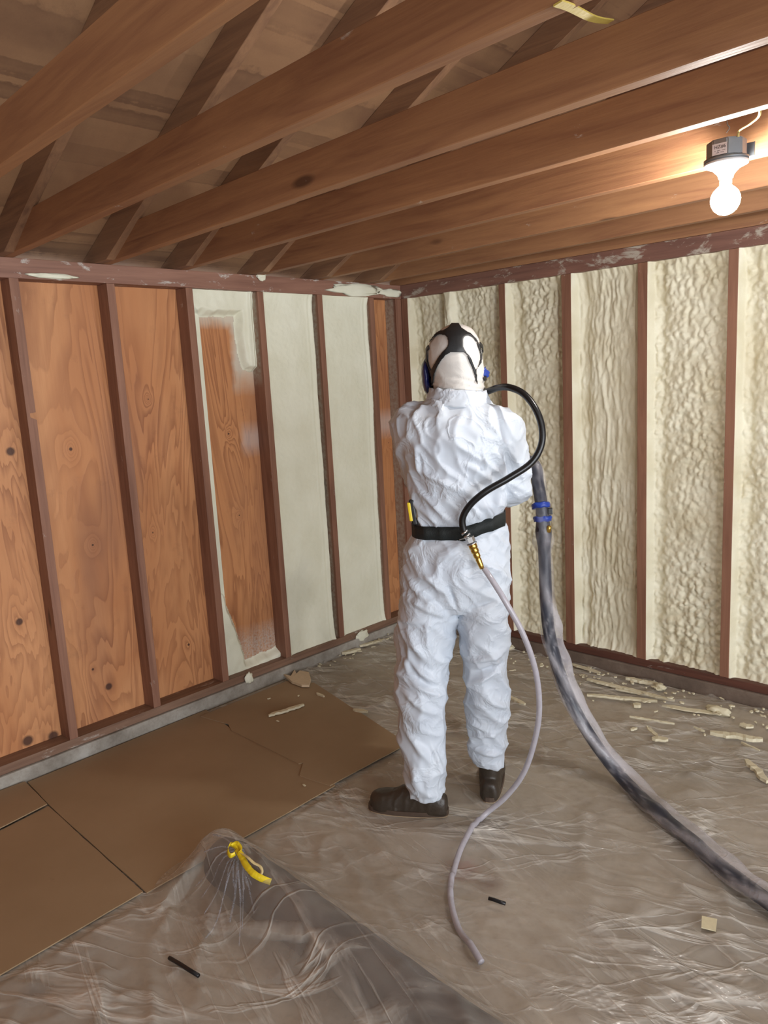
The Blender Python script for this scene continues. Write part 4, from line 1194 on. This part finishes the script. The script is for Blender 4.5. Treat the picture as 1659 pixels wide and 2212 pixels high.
# belt
V = []; Fc = []; nb = 96
for k in range(nb):
    an = 2*math.pi*k/nb; d = Vector((math.cos(an), math.sin(an), 0))
    xx = .16*math.cos(an)
    zc = 1.062+.035*sstep(-.01, .17, xx)+ (.004 if xx < 0 else 0)
    loc, no, fi, dist = bvh.ray_cast(Vector((-.008, 0, zc))+d*.215, -d)
    if loc is None or (loc-Vector((-.008, 0, zc))).length > .19: r_ = .15
    else: r_ = math.hypot(loc.x+.008, loc.y)
    V.append((an, r_, zc))
rs = [v[1] for v in V]; rs = [(sum(rs[(k+i) % nb] for i in range(-3, 4))/7) for k in range(nb)]
VV = []
for k, (an, r_, zc) in enumerate(V):
    rr_ = max(rs[k], max(V[(k+i) % nb][1] for i in (-2, -1, 0, 1, 2))-.001)+.005
    for dz, dr in ((-.023, 0), (.023, 0), (.023, .004), (-.023, .004)):
        VV.append(Vector((-.008+(rr_+dr)*math.cos(an), (rr_+dr)*math.sin(an), zc+dz)))
for k in range(nb):
    for q in range(4):
        Fc.append((k*4+q, k*4+(q+1) % 4, ((k+1) % nb)*4+(q+1) % 4, ((k+1) % nb)*4+q))
mesh('belt', VV, Fc, M['belt'], person, True)

# boots
def boot(heel, dirn, L, label, shz):
    """heel: local xy of the heel back, dirn: unit toward the toe"""
    h = Vector((*heel, 0)); d = Vector((*dirn, 0)).normalized(); s = Vector((-d.y, d.x, 0))
    prof = [(0, .018, .050), (.02, .030, .062), (.10, .038, .075), (.25, .040, .092), (.42, .040, .100), (.55, .043, .085), (.68, .048, .068), (.82, .050, .062), (.92, .043, .056), (.98, .028, .046), (1.0, .012, .036)]
    V = []; Fc = []; seg = 20; pr = interp_rings([tuple(p) for p in prof], 3)
    for (t_, w, hh) in pr:
        for k in range(seg):
            a = 2*math.pi*k/seg; c_, s_ = math.cos(a), math.sin(a)
            yy_ = w*math.copysign(abs(c_)**.8, c_); zz_ = .020+(hh)*(max(0, s_)**.75) if s_ > 0 else .020+.010*s_
            V.append(h+d*(L*t_)+s*yy_+Vector((0, 0, zz_)))
    n_ = len(pr)
    for i in range(n_-1):
        for k in range(seg): Fc.append((i*seg+k, i*seg+(k+1) % seg, (i+1)*seg+(k+1) % seg, (i+1)*seg+k))
    Fc.append(tuple(range(seg))[::-1]); Fc.append(tuple(range((n_-1)*seg, n_*seg)))
    c1 = h+d*(L*.23)
    shaft = tube_parts([c1+Vector((0,0,.03)), c1+Vector((0,0,.09)), c1+Vector((0,0,shz))-d*.004], [.040, .042, .041], 20)
    up_ = remesh([(V, Fc), shaft], .0042, 3)
    def f(p, nn_):
        t_ = ((p-h).dot(d))/L
        return .0016*nz(p.x*40, p.y*40, p.z*40)+(.0025*ridge(p.x*26, p.y*26, p.z*12, 2) if .3 < t_ < .7 else 0)
    displace(up_, f)
    root = link('boot', up_, M['leather'], person, True); root['label'] = label
    # sole: outsole slab with heel, pale edge
    out = []
    for i in range(40):
        a = 2*math.pi*i/40; t_ = .5-.5*math.cos(a); w = .047*(abs(math.sin(a))**.55)*(1.0+.14*math.sin((t_-.45)*3)) if abs(math.sin(a)) > 1e-6 else 0
        w *= 1 if math.sin(a) > 0 else -1
        p = h-d*.004+d*((L+.012)*t_)+s*w; out.append((p.x, p.y))
    bm = bmesh.new(); prism(bm, out, 'z', .010, .028); sl = from_bm('sole', bm, M['sole'], root)
    bm = bmesh.new(); prism(bm, out, 'z', .0065, .0098); from_bm('sole_edge', bm, M['welt'], root)
    # laces
    for k in range(4):
        t_ = .42+.075*k; z = .125-.014*k-.004*k; c_ = h+d*(L*t_)
        tube('lace', spline([c_+s*.030+Vector((0,0,z-.022)), c_+s*.012+Vector((0,0,z)), c_-s*.012+Vector((0,0,z)), c_-s*.030+Vector((0,0,z-.022))], 4), .0024, M['belt'], root, 8)
    # padded collar
    return root
boot((-.089, -.068), (-.985, .172), .292, 'scuffed black work boot turned sideways', .115)
boot((.067, .008), (.10, .99), .292, 'black work boot seen from the heel', .185)

# utility knife pouch at the left of the belt
k0 = PMI @ hn(893, 1092, -.04)
knife = empty('utility_knife', PM @ Vector((k0.x, k0.y, 1.10)), PROT); T(knife, 'yellow and black knife clipped behind the left side of the belt', 'knife')
def khit(x, z):
    loc, no, fi, d_ = bvh.ray_cast(Vector((x, -.5, z)), Vector((0, 1, 0)))
    return loc.y if loc else 0
ky = min(khit(-.165, 1.12), khit(-.16, 1.15), khit(-.158, 1.09))
bm = bmesh.new(); add_box(bm, -.002, .018, -.014, .006, -.015, .075, .006)
for v in bm.verts: v.co.x += -.10*(v.co.z)
from_bm('knife_body', bm, M['black'], knife)
bm = bmesh.new(); add_box(bm, -.008, .004, -.016, .002, .0, .066, .004)
for v in bm.verts: v.co.x += -.10*(v.co.z)
from_bm('knife_grip', bm, M['yellow'], knife)['label'] = 'yellow grip strip'
knife.location = PM @ Vector((-.168, ky+.004, 1.105))

# black air hose from the mask to the belt
def onback(x, z, off):
    loc, no, fi, d_ = bvh.ray_cast(Vector((x, -.6, z)), Vector((0, 1, 0)))
    return None if loc is None else Vector((x, loc.y-off, z))
def lp(x, y, off): return PMI @ hn(x, y, off)
HP = [(.03, .16, 1.555), (.085, .12, 1.545), lp(1049, 846, .02), lp(1075, 838, -.03), lp(1100, 837, -.07), lp(1130, 850, -.10), lp(1155, 880, -.12), lp(1170, 920, -.13), lp(1169, 962, -.14), lp(1147, 1000, -.15),
      lp(1100, 1032, -.165), lp(1050, 1061, -.170), lp(1016, 1090, -.165), lp(999, 1120, -.160), lp(1002, 1148, -.155)]
HP = [Vector(p) for p in HP]
for i in range(9, len(HP)):
    q = onback(HP[i].x, HP[i].z, .017)
    if q and HP[i].y > q.y: HP[i].y = q.y
airh = empty('air_hose', PO, PROT); T(airh, 'black air hose looping from the mask over the shoulder to the belt', 'hose')
P = spline(HP, 14)
tube('hose', P, .0112, M['hose'], airh, 18, rfun=lambda t_, a, p: 1+.03*math.cos(a*9))
# fittings
e0 = HP[-1]; e1 = lp(1016, 1166, -.160); e2 = lp(1022, 1185, -.160); e3 = lp(1032, 1205, -.160); e4 = lp(1046, 1228, -.155)
for q in (e1, e2, e3, e4):
    s_ = onback(q.x, q.z, .016)
    if s_ and q.y > s_.y: q.y = s_.y
for tt_ in (.25, .8):
    p = e0.lerp(e1, tt_*.7-.05); ax = (e1-e0).normalized()
    lathe('hose_clamp', [(.0115, -.003), (.0130, -.003), (.0130, .003), (.0115, .003)], p, M['steel'], airh, 24, ax)
ax = (e3-e1).normalized()
coup = empty('air_coupler', PO, PROT); T(coup, 'brass and steel air coupler hanging at the back of the belt', 'hose coupler')
V, Fc = lathe_vf([(.0115, -.010), (.0155, -.010), (.0155, .008), (.0125, .009)], e1, 6, ax); mesh('hex_nut', V, Fc, M['steel'], coup)
lathe('lock_ring', [(.011, .009), (.0175, .010), (.0175, .013), (.011, .0135)], e1+ax*.002, M['steel'], coup, 24, ax)
Lc = (e4-e1).length-.012
lathe('brass_body', [(.010, .012), (.0135, .014), (.0145, .02), (.0145, .030), (.012, .032), (.0135, .035), (.0135, .045), (.0105, .047), (.0118, .052), (.0118, .062), (.009, .066), (.010, .072), (.0085, .095), (.0075, Lc+.008)],
      e1, M['brass'], coup, 20, ax)
P = spline([e1+Vector((-.004, -.014, .012)), e1+Vector((-.02, -.015, .008)), e1+Vector((-.036, -.012, .004))], 5)
tube('release_lever', P, .0016, M['steel'], coup, 8)

# clear hose from the coupler down to the floor
def fl_(x, y, zz=.012):
    p = hz(x, y, zz); p.z = sheet_z(p.x, p.y)+.011; return p
HC = [PM @ e4, hn(1066, 1258, -.185), hn(1092, 1300, -.205), hn(1130, 1370, -.205), hn(1157, 1450, -.20), hn(1165, 1530, -.19), hn(1155, 1600, -.165), hn(1131, 1670, -.135), hn(1092, 1722, -.11),
      fl_(1042, 1772), fl_(1003, 1828), fl_(979, 1890), fl_(974, 1950), fl_(991, 2010), fl_(1018, 2055), fl_(1040, 2085)]
HC[7].z = max(HC[7].z, .05); HC[8].z = max(HC[8].z, .025)
P = spline(HC, 14)
for p in P:
    p.z = max(p.z, sheet_z(p.x, p.y)+.010)
T(tube('clear_hose', P, .0098, M['clearhose'], seg=16), 'milky clear air hose hanging from the brass coupler and curling on the floor', 'hose')
P2 = [p.copy() for p in P]

# spray hose in its plastic sleeve
ph = empty('spray_hose', (0, 0, 0)); T(ph, 'thick dark spray hose in a clear plastic sleeve, from the right hand to the floor', 'hose')
SP = [PM @ Vector((.10, .36, 1.235)), PM @ Vector((.20, .33, 1.262)), hn(1152, 1003, .27), hn(1162, 1045, .24), hn(1170, 1095, .21), hn(1174, 1150, .20), hn(1177, 1220, .20), hn(1180, 1300, .20), hn(1187, 1370, .20), hn(1206, 1445, .205),
      hn(1238, 1525, .20), hn(1285, 1605, .165)]
z_ = .045
SP += [hz(1348, 1685, .050), hz(1432, 1766, .042), hz(1530, 1850, .042), hz(1605, 1908, .042), hz(1680, 1962, .042), hz(1800, 2040, .042)]
P = spline(SP, 12)
for p in P: p.z = max(p.z, sheet_z(p.x, p.y)+.026)
hr = .0235
tube('inner_hose', P, [hr*(.75 if i < 20 else 1.0)*(1+.30*math.exp(-((i-60)/4)**2)) for i in range(len(P))], M['navy'], ph, 20)
def sl(t_, a, p):
    s_ = t_*len(P)
    k = 1.04+.10*nz(t_*16, math.cos(a)*.8, math.sin(a)*.8)
    tw = a-t_*22+1.2*nz(t_*5, 2)
    k += .22*max(0, math.cos(tw))**6+.16*max(0, math.cos(tw*1-2.3))**8
    fl2 = sstep(.30, .42, t_)*(1-sstep(.86, .97, t_))
    k += fl2*(1.0+.5*nz(t_*20, 5))*max(0, math.cos(a-2.9+.5*nz(t_*9, 3)))**3
    k += .50*math.exp(-((t_-.242)/.016)**2)-.10*math.exp(-((t_-.266)/.008)**2)
    return max(1.0, k)
V, Fc = tube_vf(P[18:], .0262, 30, rfun=sl, cap=False)
# keep it off the floor
for v in V: v.z = max(v.z, sheet_z(v.x, v.y)+.002) if v.z < .3 else v.z
slv = mesh('plastic_sleeve', V, Fc, M['sleeve'], ph, True)
at_ = slv.data.attributes.new('layers', 'FLOAT', 'POINT')
nL = len(P)-18; vals = []
for i in range(nL):
    t_ = i/(nL-1)
    for k_ in range(30):
        a = 2*math.pi*k_/30; tw = a-t_*22+1.2*nz(t_*5, 2)
        f_ = max(0, math.cos(tw))**5*.8+max(0, math.cos(tw-2.3))**7*.6
        f_ += sstep(.30, .42, t_)*.9*max(0, math.cos(a-2.9+.5*nz(t_*9, 3)))**2
        f_ += .5*ridge(t_*30+a*.5, a*1.2, 3, 3)+.7*math.exp(-((t_-.242)/.020)**2)*abs(math.sin(a*3+t_*60))
        vals.append(min(1.0, f_*(.35+.65*sstep(.30, .40, t_))))
at_.data.foreach_set('value', vals)
def nearest(q): return min(range(len(P)), key=lambda i: (P[i]-q).length)
for (px0, py0, w) in ((1168, 1092, .020), (1172, 1120, .020)):
    q = hn(px0, py0, .21); i = nearest(q); ax = (P[i+1]-P[i-1]).normalized()
    lathe('blue_tape', [(.029, -w*.5), (.0325, -w*.5), (.0355, -w*.2), (.0338, w*.2), (.0335, w*.5), (.029, w*.5)], q, M['blue'], ph, 28, ax)
    o_ = bpy.data.objects[[o.name for o in ph.children if o.name.startswith('blue_tape')][-1]]
    for v in o_.data.vertices: v.co += Vector((nz(v.co.x*60, v.co.z*60), nz(v.co.y*60, v.co.z*60, 3), nz(v.co.x*50, v.co.y*50, 6)))*.0045
q = hn(1189, 1104, .195); bm = bmesh.new(); add_box(bm, -.010, .007, -.008, .008, -.012, .012, .002)
for v in bm.verts: v.co = Matrix.Rotation(PROT, 3, 'Z') @ v.co + q
from_bm('valve_knob', bm, M['black'], ph)
q = hn(1188, 1142, .175); T_ = lathe('brass_fitting', [(.006, -.014), (.009, -.012), (.009, .006), (.006, .012)], q-PR*.004, M['brass'], ph, 12, Vector((.2, 0, 1)).normalized())
